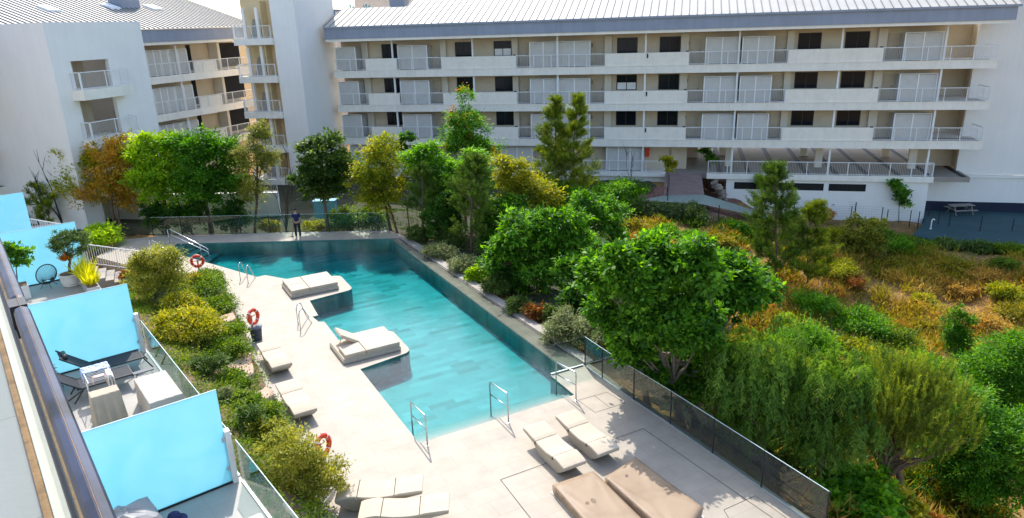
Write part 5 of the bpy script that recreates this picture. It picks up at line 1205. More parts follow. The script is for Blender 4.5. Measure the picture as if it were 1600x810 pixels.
def shrub(name, label, base, rx, h, key, ncl, nlf, L, Wd, rc=None, group=None, cat='shrub', stem=True, **kw):
    base = np.array(base, float); t = thing(name, label, cat, base, group=group); B = [(base+[0, 0, h*.42], np.array([rx, rx, h*.62])), (base+[rx*.35, -rx*.2, h*.34], np.array([rx*.6, rx*.6, h*.45])), (base+[-rx*.4, rx*.1, h*.36], np.array([rx*.6, rx*.6, h*.5]))]
    B = lumpy(B, 5)
    o, cc = crown(t, B, key, ncl, nlf, L, Wd, rc or rx*.33, name='foliage', **kw)
    if stem:
        mb = MB()
        for _ in range(6): e = cc[rnd.randrange(len(cc))]; mb.tube([base-[0, 0, .1], base*.5+e*.5+[0, 0, .05], e], [.022, .016, .008], 5, cap=False)
        mb.build('stem', M['bark'], t, fix=False)
    return t
def tuft(name, label, base, n, h, sp, key, w_=.02, group=None, cat='shrub', out=.5):
    base = np.array(base, float); t = thing(name, label, cat, base, group=group); a = nr.random(n)*2*math.pi; q = np.sqrt(nr.random(n)); d = np.stack([np.cos(a), np.sin(a), np.zeros(n)], 1)
    A = unit(d*(q*out)[:, None]+np.array([0, 0, 1.])+nr.normal(size=(n, 3))*.15); L = h*(.5+.6*nr.random(n))*(1-.3*q); C = base+d*(q*sp)[:, None]+A*(L*.5)[:, None]
    leaf_obj('foliage', C, A, unit(d+nr.normal(size=(n, 3))*.4), L, w_, .2+.6*nr.random(n), LM[key], t, fold=.1); return t
G = grd
# ---------- trees behind the far end of the pool
def behind(x, y, dz=-.5): return at(x, y+8, dz)
tree('ash_tree', 'golden leaved tree left of the rust coloured one, by the far stairs', 'tree', behind(134, 352), [(128, 272, 30, 36), (112, 300, 22, 22), (140, 300, 26, 24), (130, 250, 18, 16)], 'gold', 150, 34, .15, .085, .42, r=.09, bark='barkd', nl=12)
tree('ash_tree', 'rust and gold leaved tree in front of the white corner block', 'tree', behind(180, 356), [(176, 258, 36, 32), (200, 285, 32, 36), (165, 300, 32, 26), (190, 232, 22, 18), (206, 315, 22, 18)], 'rust', 190, 36, .15, .085, .42, r=.10, nl=14, extra_trunks=[behind(190, 358)])
tree('ficus_tree', 'dense lime green tree left of the darker round one', 'tree', behind(262, 352), [(250, 262, 42, 44), (232, 292, 34, 34), (262, 235, 30, 22), (270, 300, 42, 34), (220, 255, 20, 22)], 'lime', 300, 44, .17, .10, .45, r=.14, nl=10)
tree('ficus_tree', 'dense dark green round tree behind the far left of the pool', 'tree', behind(330, 353), [(325, 265, 50, 46), (350, 300, 40, 34), (300, 240, 32, 28), (310, 300, 42, 34), (345, 240, 32, 28)], 'bright', 330, 44, .17, .10, .45, r=.15, nl=10, tone=(0, .55))
tree('cypress_pine', 'thin yellow green tree with drooping boughs right of the dark round tree', 'tree', behind(398, 354), [(398, 265, 28, 40), (405, 225, 20, 24), (390, 305, 26, 26), (412, 205, 9, 14), (420, 250, 16, 12)], 'olive', 140, 40, .17, .05, .42, r=.08, nl=14, tone=(0, .6), droop=.3)
tree('laurel_tree', 'dark leathery leaved tree right of the standing person', 'tree', behind(512, 357, -.35), [(505, 260, 36, 44), (490, 295, 30, 34), (520, 300, 24, 34), (508, 225, 22, 18), (476, 235, 12, 12), (530, 270, 20, 30)], 'laurel', 200, 30, .22, .13, .4, r=.11, nl=14, jit=.22)
tree('ash_tree', 'yellow green tree standing behind the right half of the far pool edge', 'tree', behind(612, 358, -.35), [(592, 258, 40, 34), (570, 295, 30, 30), (620, 285, 34, 36), (600, 232, 28, 18), (600, 315, 34, 22)], 'gold', 220, 36, .15, .085, .42, r=.09, nl=14, extra_trunks=[behind(622, 359, -.35)], tone=(.05, .75))
tuft_sap = tree('sapling', 'thin sapling with one tuft of dark leaves poking above the yellow green tree', 'tree', behind(640, 355, -.8), [(638, 222, 13, 14), (630, 235, 9, 8)], 'dark', 18, 30, .2, .12, .25, r=.04, nl=4)
tree('broadleaf_tree', 'light green layered tree between the yellow green tree and the young pines', 'tree', behind(690, 372, -.7), [(660, 265, 32, 32), (700, 285, 36, 36), (745, 262, 34, 26), (745, 300, 28, 30), (672, 240, 22, 16), (690, 315, 34, 26)], 'bright', 260, 38, .18, .08, .42, flat=.5, r=.12, nl=12, tone=(.2, .9))
t, B, cc = tree('silk_oak', 'tall tree with orange flowers rising in front of the galleries', 'tree', behind(728, 352, -1.2), [(726, 165, 14, 22), (730, 188, 22, 18), (735, 205, 34, 26), (712, 215, 26, 24), (755, 235, 26, 24), (735, 240, 36, 26), (700, 240, 18, 16)], 'bright', 190, 34, .20, .06, .42, r=.1, nl=16, tone=(0, .7))
fc = cc[nr.choice(len(cc), 26)]; k = np.repeat(np.arange(26), 26); leaf_obj('flowers', fc[k]+nr.normal(size=(len(k), 3))*.16+[0, 0, .15], rdir(len(k)), rdir(len(k)), .14, .06, nr.random(len(k)), LM['flower'], t)
conifer('young_pine', 'small young pine on a bare trunk just beyond the pool corner', behind(663, 372, -.2), [(660, 350, 20), (660, 325, 27), (661, 300, 25), (661, 275, 12), (661, 262, 3)], 'pine', 500, r=.05, ln=.32, nn=26)
conifer('young_pine', 'larger young pine with upright shoots, right of the small one', behind(738, 396, -.3), [(736, 372, 28), (736, 340, 40), (738, 305, 36), (742, 275, 20), (744, 250, 4)], 'pine', 900, r=.06, ln=.36, nn=28)
tree('ash_tree', 'bright yellow green tree right of the young pines', 'tree', behind(812, 392, -.9), [(805, 275, 28, 22), (830, 300, 32, 28), (795, 305, 26, 24), (850, 320, 30, 26), (780, 255, 16, 12), (815, 330, 34, 24)], 'yellow', 220, 36, .16, .08, .4, r=.09, nl=12, tone=(0, .7))
conifer('open_pine', 'tall wispy pine left of a twin pine, in front of the galleries', behind(872, 352, -1.2), [(868, 310, 34), (868, 270, 36), (868, 230, 26), (868, 195, 14), (868, 160, 5)], 'pinel', 900, r=.07, ln=.42, nn=30, nlen=.2, nw=.022, upb=.9, group='pair of wispy pines')
conifer('open_pine', 'tall wispy pine with the highest tip, right of its twin', behind(893, 350, -1.2), [(897, 310, 42), (896, 270, 36), (896, 225, 22), (900, 190, 13), (905, 156, 4)], 'pinel', 950, r=.07, ln=.42, nn=30, nlen=.2, nw=.022, upb=.9, group='pair of wispy pines')
for x, rx, h, k, lb in ((255, 1.035, 1.8, 'dark', 'dark bush behind the far fence, left of the ficus trunks'), (300, 1.15, 1.9, 'dark', 'dark bush behind the far fence between the two ficus trunks'), (362, 1.15, 1.9, 'dark', 'dark bush behind the far fence, right of the ficus trunks'), (425, .7, .8, 'scrub', 'yellowish bush behind the far fence, left of the person'), (492, .7, .7, 'yellow', 'yellow bush behind the far fence, right of the person'), (545, 1.035, 1.6, 'hedge', 'green bush behind the far fence, right of the dark leathery tree'), (585, 0.9199999999999999, 1.6, 'hedge', 'green bush behind the right end of the far fence')):
    shrub('fence_shrub', lb, behind(x, 356, -.45), rx, h, k, int(80*rx), 40, .14, .07, rx*.3, group='bushes behind the far glass fence', lower=.9)
tree('broadleaf_tree', 'dark green young tree filling the gap between the two young pines', 'tree', behind(702, 378, -.3), [(698, 340, 28, 28), (712, 312, 26, 24), (690, 360, 26, 18)], 'dark', 170, 36, .17, .08, .34, r=.06, nl=8, tone=(.2, 1))
tree('broadleaf_tree', 'dense mid green young tree right of the larger young pine', 'tree', behind(782, 395, -.5), [(778, 352, 30, 32), (792, 328, 26, 24), (768, 382, 26, 22), (800, 370, 26, 24)], 'fig', 220, 32, .17, .08, .34, r=.06, nl=8, tone=(.0, .7))
tree('broadleaf_tree', 'low bright green tree below the twin wispy pines', 'tree', behind(890, 358, -1.0), [(875, 318, 34, 22), (925, 318, 36, 24), (850, 330, 26, 20), (955, 335, 26, 20)], 'bright', 230, 36, .17, .08, .36, r=.07, nl=8, tone=(.1, .8))
# ---------- big trees right of the pool
tree('loquat_tree', 'large bright round tree leaning over the planting, middle of the pool side', 'tree', G(850, 455), [(820, 370, 52, 44), (790, 405, 38, 34), (860, 395, 50, 46), (835, 430, 60, 40), (880, 355, 36, 30), (900, 390, 40, 36)], 'fig', 720, 22, .22, .085, .27, r=.16, nl=12, tone=(.15, .95))
tree('loquat_tree', 'smaller glossy tree directly behind the large bright round one', 'tree', G(915, 400), [(915, 330, 36, 26), (940, 350, 34, 28), (895, 345, 30, 24), (960, 370, 24, 20)], 'fig', 330, 20, .21, .085, .26, r=.1, nl=10, tone=(.2, .9))
tree('fig_tree', 'fig tree with big lobed leaves behind the corner of the glass balustrade', 'tree', G(1012, 632), [(935, 440, 34, 34, -1.8), (965, 415, 40, 38, -1.8), (950, 480, 34, 30, -.8), (1000, 450, 42, 42, -2.0), (985, 510, 44, 34, -1.0)], 'fig', 480, 27, .165, .09, .25, r=.12, nl=16, bark='barkp', tone=(.1, .85), shell=.4)
tree('fig_tree', 'wide spreading fig tree above the middle of the balustrade, nearest the deck', 'tree', G(1062, 655), [(1015, 500, 50, 46, -1.8), (1075, 520, 56, 44, -1.4), (1110, 575, 46, 40), (1030, 575, 52, 36), (985, 545, 36, 30, -.8), (1085, 600, 46, 30)], 'fig', 820, 27, .165, .09, .25, r=.15, nl=18, bark='barkp', tone=(.1, .9), shell=.4, extra_trunks=[G(1088, 655)])
tree('fig_tree', 'farthest fig tree, wide crown reaching towards the slanting pine', 'tree', G(1120, 650), [(1020, 410, 44, 34, -2.0), (1085, 430, 52, 40, -2.2), (1145, 435, 52, 38, .2), (1185, 455, 36, 30, 1.2), (1110, 475, 60, 40), (1050, 465, 50, 40, -1.0)], 'fig', 820, 27, .165, .09, .26, r=.15, nl=18, bark='barkp', tone=(.1, .85), shell=.4)
tree('fig_tree', 'fig tree at the back, between the large round tree and the other figs', 'tree', G(945, 500), [(905, 440, 34, 34), (945, 425, 40, 36), (900, 480, 26, 26), (975, 470, 40, 36)], 'fig', 380, 27, .165, .09, .26, r=.1, nl=10, bark='barkp', tone=(0, .75))
weeping('pepper_tree', 'weeping pepper tree with feathery drooping boughs, left of its neighbour', G(1195, 740), [(1200, 545, 72, 50, -.5), (1150, 600, 50, 52, -.8), (1225, 610, 70, 56), (1190, 590, 76, 56), (1170, 660, 60, 40)], 1150)
weeping('pepper_tree', 'weeping pepper tree beside the stone pine, hanging over the balustrade end', G(1285, 790), [(1275, 590, 66, 54), (1315, 625, 66, 54), (1250, 650, 54, 54), (1290, 690, 60, 44), (1330, 590, 40, 36)], 1100)
sp = G(1388, 772); t = thing('stone_pine', 'round spreading pine with upright light green candles at the lower right', 'tree', sp); B = blobs3(sp, [(1400, 645, 76, 50), (1355, 665, 54, 48), (1445, 665, 60, 48), (1395, 690, 76, 34), (1410, 612, 56, 32)])
S, D = sample_blobs(B, 1700, .45, .8); shoots(t, S, np.array([0, 0, 1.])*1.2+D*.35+nr.normal(size=S.shape)*.15, 'pinel', .55, 42, .10, .016, tone=(.0, 1.0))
mb = MB(); limbs(mb, sp, px3(sp, 1385, 715), S, 26, .15); limbs(mb, sp+[.5, .2, 0], px3(sp, 1400, 700), S, 14, .12); mb.build('trunk', M['bark'], t, smooth=True, fix=False)
conifer('slanting_pine', 'slim dark pine standing in front of the white garage wall', G(1213, 445), [(1212, 430, 40), (1213, 390, 44), (1212, 345, 34), (1212, 305, 22), (1208, 265, 5)], 'pine', 1000, r=.08, ln=.5, nn=32, nlen=.22, nw=.026, upb=.9)
conifer('slanting_pine', 'shorter pine with a lighter top leaning right of the slim dark pine', G(1255, 452), [(1262, 440, 34), (1262, 410, 36), (1262, 370, 22), (1268, 345, 12), (1276, 322, 4)], 'pinel', 620, r=.05, ln=.45, nn=30, nlen=.22, nw=.026, upb=.8)
tree('carob_tree', 'round olive green small tree on the slope below the garage wall', 'tree', G(1345, 405), [(1345, 362, 28, 26), (1335, 385, 24, 18), (1358, 385, 22, 18)], 'olive', 130, 34, .16, .1, .36, r=.06, nl=6, tone=(.0, .7))
tree('acacia_tree', 'tall bright fine leaved tree at the right edge, upper of two', 'tree', G(1560, 690), [(1568, 590, 52, 44), (1540, 625, 48, 40), (1600, 620, 50, 48), (1585, 560, 40, 26)], 'bright', 460, 50, .12, .045, .38, r=.1, nl=8, tone=(.1, .7))
tree('acacia_tree', 'wide bright fine leaved tree filling the lower right corner', 'tree', G(1530, 800), [(1495, 680, 52, 48), (1545, 700, 64, 54), (1590, 720, 50, 50), (1520, 750, 46, 34), (1575, 770, 60, 36), (1490, 640, 40, 34), (1460, 720, 40, 44), (1450, 770, 44, 30)], 'bright', 760, 50, .11, .042, .34, r=.12, nl=10, tone=(0, .65))
tree('columnar_shrub', 'columnar dark green shrub standing alone on the dry slope', 'shrub', G(1495, 560), [(1492, 535, 20, 24), (1492, 508, 17, 22), (1500, 550, 18, 14)], 'bright', 110, 40, .13, .05, .3, r=.05, nl=4, tone=(0, .5))
shrub('hydrangea', 'green leafy shrub at the bottom edge beyond the balustrade end', G(1345, 800), 1.25, 1.2, 'bright', 120, 36, .16, .13, .3, tone=(.3, 1))
shrub('hydrangea', 'shrub with pale yellow flower heads at the bottom edge', G(1398, 806), .7, .9, 'yellow', 50, 36, .12, .1, .22, tone=(.3, 1))
# ---------- planting between pool and trees
bed = [(690, 404, .85, .75, 'lav', 'grey green lavender mound nearest the pool corner'), (726, 425, .75, .75, 'lav', 'pale lavender mound second from the pool corner'), (745, 440, .55, .65, 'lime', 'yellow green low shrub between lavender and rosemary'),
       (775, 462, .65, .8, 'rose', 'dark grey rosemary shrub leaning over the stone kerb'), (812, 490, .55, .7, 'rose', 'dark green shrub beside the reddish one'), (842, 502, .5, .65, 'red', 'reddish brown low shrub halfway along the bed'), (862, 505, .4, .7, 'pine', 'upright dark shrub right of the reddish one'),
       (895, 537, .95, 1.1, 'lav', 'large silver green lavender bush at the balustrade corner'), (655, 378, .7, .8, 'rose', 'dark shrub under the small young pine'), (768, 445, .35, .5, 'gold', 'small golden shrub beside the kerb'), (935, 545, .7, .9, 'lav', 'silver green lavender behind the first balustrade panel'),
       (800, 455, .8, 1.0, 'dark', 'dark shrub in the shade of the large round tree'), (705, 385, .9, .9, 'rose', 'shaded rosemary behind the first lavender')]
for x, y, rx, h, k, lb in bed: shrub('bed_shrub', lb, at(x, y, -.1), rx, h, k, int(60*rx*2), 44, .14 if k in ('lav', 'rose', 'pine') else .12, .03 if k in ('lav', 'rose', 'pine') else .06, rx*.3, group='low shrubs in the bed beside the pool', lower=.9)
# ---------- planted bank on the left
tree('olive_tree', 'pale olive tree at the upper end of the left planting', 'tree', bank(248, 470), [(246, 408, 30, 26), (232, 430, 26, 24), (262, 432, 26, 26), (246, 450, 36, 22)], 'olive', 150, 46, .12, .04, .32, r=.06, nl=14, tone=(.2, .9), bark='barkp')
tree('olive_bush', 'yellow green olive bush in front of a half hidden lifebuoy', 'shrub', bank(468, 770), [(475, 710, 40, 36), (448, 740, 44, 38), (495, 738, 34, 30), (480, 765, 46, 32), (528, 738, 16, 14), (435, 700, 26, 24)], 'olive', 230, 32, .085, .03, .2, r=.03, nl=18, tone=(.3, 1), bark='barkp')
shrub('euphorbia', 'large yellow bush in the middle of the left planting', bank(302, 530), 1.15, 1.1, 'yellow', 190, 44, .10, .04, .28, tone=(.0, .8), lower=.9, jit=.25)
shrub('euphorbia', 'small yellow bush above the large one', bank(285, 490), .8, .8, 'yellow', 90, 40, .10, .04, .24, tone=(0, .6), lower=.9, jit=.25)
for x, y, rx, h, k, lb in ((312, 458, 1.15, .5, 'hedge', 'trailing green hedge mound below the far lifebuoy'), (338, 482, .8, .4, 'hedge', 'trailing green hedge mound at the deck kerb above the sandstone slab'), (352, 524, .8, .45, 'hedge', 'trailing green hedge mound beside the middle lifebuoy'), (360, 556, .85, .45, 'hedge', 'trailing green hedge mound above the first lounger by the kerb'),
                          (372, 602, .6, .4, 'hedge', 'trailing green hedge mound below the first lounger by the kerb'), (405, 660, .7, .45, 'hedge', 'trailing green hedge mound below the lower sandstone slab'), (330, 590, .55, .6, 'rose', 'grey green shrub at the terrace glass'), (395, 672, .5, .75, 'pine', 'feathery green shrub against the terrace glass'),
                          (225, 460, .7, .75, 'rose', 'dark shrub beside the pale olive tree'), (262, 480, .6, .6, 'lav', 'silvery shrub below the pale olive tree'), (352, 628, .3, .4, 'lav', 'small silver shrub at the terrace edge'), (225, 430, .6, .9, 'scrub', 'loose yellowish shrub above the pale olive tree'), (330, 440, .7, .5, 'hedge', 'low hedge mound at the very top of the kerb'),
                          (300, 450, .7, .6, 'scrub', 'brownish shrub behind the far lifebuoy hedge'), (195, 436, .5, .6, 'red', 'reddish shrub at the end of the upper terrace'), (388, 640, .5, .5, 'hedge', 'small hedge mound between the sandstone slabs'), (430, 700, .6, .8, 'olive', 'yellow green shrub filling the gap above the olive bush')):
    fine = k in ('rose', 'lav', 'pine'); shrub('bank_shrub', lb, bank(x, y), rx, h, k, int(95*rx), 46, .11 if fine else .08, .022 if fine else .045, rx*.3, group='shrubs on the left planting', lower=.9, jit=.22, stem=not k == 'hedge')
def slab(px, label):
    P = [bank(*p) for p in px]; c = np.mean(P, 0); t = MB(); n = 14; ring = []
    pts = []
    for i in range(len(P)):
        a, b = P[i], P[(i+1) % len(P)]
        for k in range(4): f = k/4; q = a*(1-f)+b*f; d = (q-c); pts.append(c+d*(1+.06*math.sin(i*2.1+k*1.7)))
    z = max(p[2] for p in pts)+.16
    rings = [[(p[0], p[1], p[2]-.15) for p in pts], [(p[0], p[1], p[2]*.5+z*.5-.02) for p in pts], [(c[0]+(p[0]-c[0])*.95, c[1]+(p[1]-c[1])*.95, p[2]*.45+z*.55+.03*math.sin(i*1.3)) for i, p in enumerate(pts)]]
    t.loft(rings); tag(t.build('sandstone_slab', M['sand']), label, 'stone', 'sandstone slabs in the planting')
slab([(335, 500), (365, 490), (372, 505), (345, 512)], 'pale sandstone slab farthest up the left planting'); slab([(352, 576), (392, 568), (402, 590), (372, 600)], 'pinkish sandstone slab beside the first lounger'); slab([(388, 622), (420, 616), (432, 640), (394, 645)], 'orange sandstone slab nearest the bottom of the planting')
# ground cover that fills the bank between the shrubs
n_ = 2800; fi = nr.random(n_)*62.9; fj = nr.random(n_)*14.9+.02; i_ = fi.astype(int); j_ = fj.astype(int); P_ = BV[i_, j_]*((1-(fi-i_))*(1-(fj-j_)))[:, None]+BV[i_+1, j_]*((fi-i_)*(1-(fj-j_)))[:, None]+BV[i_, j_+1]*((1-(fi-i_))*(fj-j_))[:, None]+BV[i_+1, j_+1]*((fi-i_)*(fj-j_))[:, None]
keep = (np.sin(P_[:, 0]*1.3+P_[:, 1]*.4)+nr.normal(size=n_)*.6) > -1.0; P_ = P_[keep]; k_ = np.repeat(np.arange(len(P_)), 26); m_ = len(k_)
tag(leaf_obj('bank_ground_cover', P_[k_]+nr.normal(size=(m_, 3))*[.17, .17, .04]+[0, 0, .07], unit(rdir(m_)+[0, 0, .5]), unit(rdir(m_)*.8+[0, 0, 1.]), .10*(.6+.8*nr.random(m_)), .045, (.25+.4*np.sin(P_[:, 0]*2.1)*np.cos(P_[:, 1]*1.7))[k_]+.25+nr.normal(size=m_)*.15, LM['hedge'], None), kind='stuff')
# ---------- garden by the building
def gshrub(x, y, rx, h, k, lb, nm='garden_shrub', grp='shrubs before the apartment block', L=.14, Wd=.07, base=None, dens=60): shrub(nm, lb, G(x, y) if base is None else base, rx, h, k, int(dens*rx*1.3), 40, L, Wd, rx*.3, group=grp, lower=.9)
tree('rounded_shrub', 'round bright shrub on short stems left of the brick path', 'shrub', G(972, 330), [(970, 302, 34, 20), (955, 312, 24, 16), (988, 312, 22, 16)], 'bright', 110, 36, .16, .08, .36, r=.06, nl=8, tone=(.1, .8))
for x, y in ((1005, 338), (1030, 340), (1055, 342), (1078, 342)): gshrub(x, y, 1.15, 1.0, 'rose', {1005: 'dark rosemary mound at the left end of the row by the path', 1030: 'dark rosemary mound second from the left of the row by the path', 1055: 'dark rosemary mound third from the left of the row by the path', 1078: 'dark rosemary mound at the right end of the row by the path'}[x], 'rosemary', 'rosemary row by the brick path', .16, .035, dens=90)
for x, y, rx, h, k, lb in ((1000, 302, .9, .9, 'rose', 'dark shrub at the foot of the ground floor gallery'), (985, 365, 1.0, .9, 'scrub', 'yellowish shrub behind the fig tree, left'), (1035, 375, 1.1, .8, 'bright', 'light green shrub below the rosemary row'), (1075, 385, 1.2, .9, 'bright', 'light green shrub below the red mulch'),
                          (1040, 392, .9, .6, 'dry', 'dry orange shrub above the fig trees'), (1120, 385, 1.1, .8, 'scrub', 'yellow green shrub above the farthest fig crown'), (1145, 362, .9, .8, 'bright', 'green shrub at the lower edge of the red mulch'), (1165, 372, .9, .8, 'bright', 'green shrub left of the slim dark pine'),
                          (1300, 375, 1.0, .9, 'gold', 'yellow shrub between the pines and the carob'), (1290, 350, .7, 1.3, 'pink', 'pinkish loose shrub near the garage wall'), (1375, 375, .9, .8, 'bright', 'green shrub right of the carob'), (1410, 385, .9, .8, 'hedge', 'green shrub in front of the court corner'),
                          (1440, 392, .8, .7, 'hedge', 'green shrub below the third court fence post'), (1480, 388, 1.1, .6, 'rose', 'dark hedge clump below the picnic table'), (1530, 392, 1.1, .6, 'rose', 'dark hedge clump right of the picnic table'), (1575, 396, 1.1, .6, 'hedge', 'green hedge clump at the far right of the court'),
                          (925, 300, 1.0, .9, 'rose', 'dark shrub right of the wispy pines'), (945, 312, 1.0, 1.0, 'bright', 'bright shrub right of the wispy pines')): gshrub(x, y, rx, h, k, lb)
# ---------- slope on the right
hs = []
kinds = ['scrub', 'dry', 'scrub', 'gold', 'dry', 'olive', 'scrub', 'hedge']
for lb, x, y, rx, h, k in (('yellow flowering mound in the hollow of the slope', 1440, 475, .7, .6, 'yellow'), ('pale dry bush below the hollow', 1500, 460, 1.0, .8, 'dry'), ('green bush on the crest below the court', 1405, 395, 1.0, .9, 'bright'), ('green bush at the right edge of the crest', 1565, 425, .8, .9, 'hedge'),
                         ('olive bush above the yellow mound', 1490, 430, 1.1, .9, 'scrub'), ('big olive bush at the left of the hollow', 1390, 425, 1.2, .9, 'scrub'), ('golden dry bush right of the slim pines', 1310, 430, 1.2, .9, 'gold'), ('reddish dry bush beside the hollow', 1330, 450, .8, .7, 'red'),
                         ('bright green low bush under the slanting pine', 1270, 490, 1.2, .9, 'bright'), ('green bush between pepper tree and slope', 1340, 520, 1.5, 1.1, 'bright'), ('green bush left of the columnar shrub', 1400, 545, 1.2, .9, 'hedge'), ('orange leaved bush above the stone pine', 1330, 560, 1.0, 1.0, 'gold'),
                         ('olive bush right of the columnar shrub', 1540, 520, 1.2, .9, 'dry'), ('dry bush at the right edge halfway down', 1585, 500, 1.2, .9, 'scrub'), ('rust dry bush right of the columnar shrub', 1530, 560, 1.0, .8, 'dry'), ('dry bush under the crest, right', 1540, 445, 1.1, .8, 'dry'),
                         ('golden bush right of the hollow', 1570, 465, 1.0, .8, 'gold'), ('yellow bush above the orange leaved one', 1455, 520, .9, .7, 'scrub'), ('green bush behind the stone pine', 1470, 610, 1.4, 1.2, 'bright'), ('yellow green bush left above the stone pine', 1320, 600, 1.1, 1.1, 'scrub'), ('large green bush filling the slope left of the agaves', 1345, 590, 1.9, 1.5, 'hedge'), ('large light green bush right above the stone pine', 1430, 605, 1.8, 1.4, 'bright'), ('large dark green bush between the two fine leaved trees', 1500, 620, 1.8, 1.5, 'hedge'), ('green bush low behind the far end of the balustrade', 1250, 560, 1.8, 1.5, 'bright')):
    shrub('slope_shrub', lb, G(x, y), rx, h, k, int(75*rx), 40, .15, .05, rx*.32, group='shrubs on the dry slope', lower=.9, jit=.25)
for x, y, lb in ((1395, 565, 'spiky agave with broad pale leaves above the stone pine'), (1465, 590, 'spiky agave lower right of its twin'), (1375, 545, 'smallest spiky agave, left above its twins')): tuft('agave', lb, G(x, y), 46, 1.0, .18, 'olive', .11, 'agaves on the slope', 'plant', 1.3)
# dry grass and low ground cover on the slope: nobody could count it
def cover_stuff(name, n, region, key, h, w_, lean, clump=5, rad=.12):
    P = np.array([grd(x, y)[:2] for x, y in region]); x0, y0 = P.min(0); x1, y1 = P.max(0); X = nr.uniform(x0, x1, n*3); Y = nr.uniform(y0, y1, n*3); k = inside(P, X, Y); X, Y = X[k][:n], Y[k][:n]
    msk = np.sin(X*.9+np.sin(Y*.6)*2)+np.cos(Y*.8+X*.3)+nr.normal(size=len(X))*.7 > -.3; X, Y = X[msk], Y[msk]; m = len(X)*clump; k = np.repeat(np.arange(len(X)), clump)
    rr = rad*(.5+nr.random(len(X)))[k]; lift = nr.random(m)*(h*.9 if rad > .2 else 0)*(.3+.9*nr.random(len(X)))[k]; X = X[k]+nr.normal(size=m)*rr; Y = Y[k]+nr.normal(size=m)*rr; Z = np.concatenate([hterr(X[i:i+4000], Y[i:i+4000]) for i in range(0, m, 4000)]); A = unit(np.stack([nr.normal(size=m)*lean, nr.normal(size=m)*lean, np.ones(m)], 1)); L = h*(.4+.9*nr.random(m))
    tone = (.5+.35*np.sin(X*.5+1)*np.cos(Y*.45))+nr.normal(size=m)*.2
    o = leaf_obj(name, np.stack([X, Y, Z+lift], 1)+A*(L*.45)[:, None], A, rdir(m), L, w_, tone, LM[key], None, .1); tag(o, kind='stuff')
slope = [(1000, 345), (1100, 372), (1180, 360), (1300, 385), (1440, 397), (1610, 402), (1640, 600), (1640, 830), (1300, 815), (1240, 740), (1180, 640), (1060, 560), (960, 400)]
cover_stuff('dry_grass', 5200, slope, 'dry', .34, .022, .45, 8)
cover_stuff('low_scrub', 2600, slope, 'scrub', .24, .06, .8, 9)
cover_stuff('green_weeds', 1500, [(1180, 480), (1350, 500), (1480, 560), (1640, 560), (1640, 830), (1300, 815), (1200, 640)], 'bright', .28, .07, .8, 10)
cover_stuff('dry_thicket', 720, slope, 'dry', .5, .05, .9, 90, .36)
cover_stuff('olive_thicket', 760, slope, 'scrub', .5, .06, .9, 90, .40)
cover_stuff('green_thicket', 120, [(1000, 345), (1180, 360), (1300, 385), (1640, 402), (1640, 420), (1300, 430), (1180, 440), (1000, 400)], 'hedge', .5, .07, .9, 90, .36)
cover_stuff('red_needle_litter', 700, [(1395, 765), (1460, 760), (1560, 800), (1560, 830), (1420, 830)], 'red', .22, .03, .8, 10)
cover_stuff('shade_undergrowth', 500, [(925, 542), (1060, 598), (1290, 765), (1340, 770), (1180, 640), (1000, 530)], 'rose', .5, .06, .9, 40, .3)
cover_stuff('garden_ground_cover', 2600, [(560, 330), (700, 330), (860, 330), (960, 330), (960, 400), (800, 420), (650, 370)], 'rose', .2, .05, .7, 7)
# ---------- saplings by the carpark
def sapling(x, y, bl, lb, key='fig', h=None, r=.035, dens=1.0, nl=5): return tree('sapling', lb, 'tree', G(x, y), bl, key, int(12*len(bl)*dens), 16, .3, .12, .28, r=r, nl=nl, group='young trees by the carpark', bark='barkd')
sapling(1110, 303, [(1108, 228, 9, 7), (1100, 240, 8, 8), (1112, 250, 7, 9)], 'thin sapling with palm like leaves right of the brick path')
sapling(1041, 312, [(1040, 250, 9, 6), (1048, 262, 8, 7)], 'thin yellow leaved sapling in the middle of the brick path view', 'yellow')
sapling(1298, 338, [(1298, 298, 8, 8), (1292, 312, 7, 6)], 'small dark sapling in front of the garage vents'); sapling(1404, 350, [(1400, 292, 10, 7), (1408, 305, 9, 9), (1412, 318, 7, 7)], 'dark sapling at the right end of the garage wall'); sapling(1192, 335, [(1186, 282, 9, 8), (1194, 292, 9, 7)], 'green sapling beside the slim dark pine', 'bright')
def bare(name, label, base, tops, r=.06):
    base = np.array(base, float); t = thing(name, label, 'tree', base); mb = MB()
    for x, y in tops:
        e = px3(base, x, y, rnd.uniform(-.6, .6)); m_ = base*.5+e*.5+np.array([rnd.uniform(-.25, .25), 0, 0]); mb.tube([base-[0, 0, .1], base*.8+e*.2, m_, e], [r, r*.8, r*.55, .006], 5)
        for _ in range(4):
            f = rnd.uniform(.4, .85); s = base*(1-f)+e*f if f < .5 else m_*(1-(f-.5)*2)+e*((f-.5)*2); q = s+np.array([rnd.uniform(-.4, .4), rnd.uniform(-.3, .3), rnd.uniform(.4, .9)]); mb.tube([s, (s+q)/2+[0, 0, .05], q], [.022, .015, .007], 4)
    mb.build('trunk', M['barkd'], t, fix=False); return t
bare('bare_tree', 'leafless thin stemmed tree against the white corner block', behind(100, 345, -.3), [(62, 165), (75, 175), (95, 215), (52, 235), (110, 240), (82, 215), (70, 200), (45, 260), (88, 250)])
bare('bare_tree', 'leafless thin tree at the foot of the stair tower', behind(447, 350, -.6), [(445, 205), (455, 260), (438, 285), (462, 285), (430, 300)], .04)
bare('bare_tree', 'leafless little tree in front of the white ground floor screens', G(985, 292), [(980, 228), (992, 236), (986, 245)], .03)
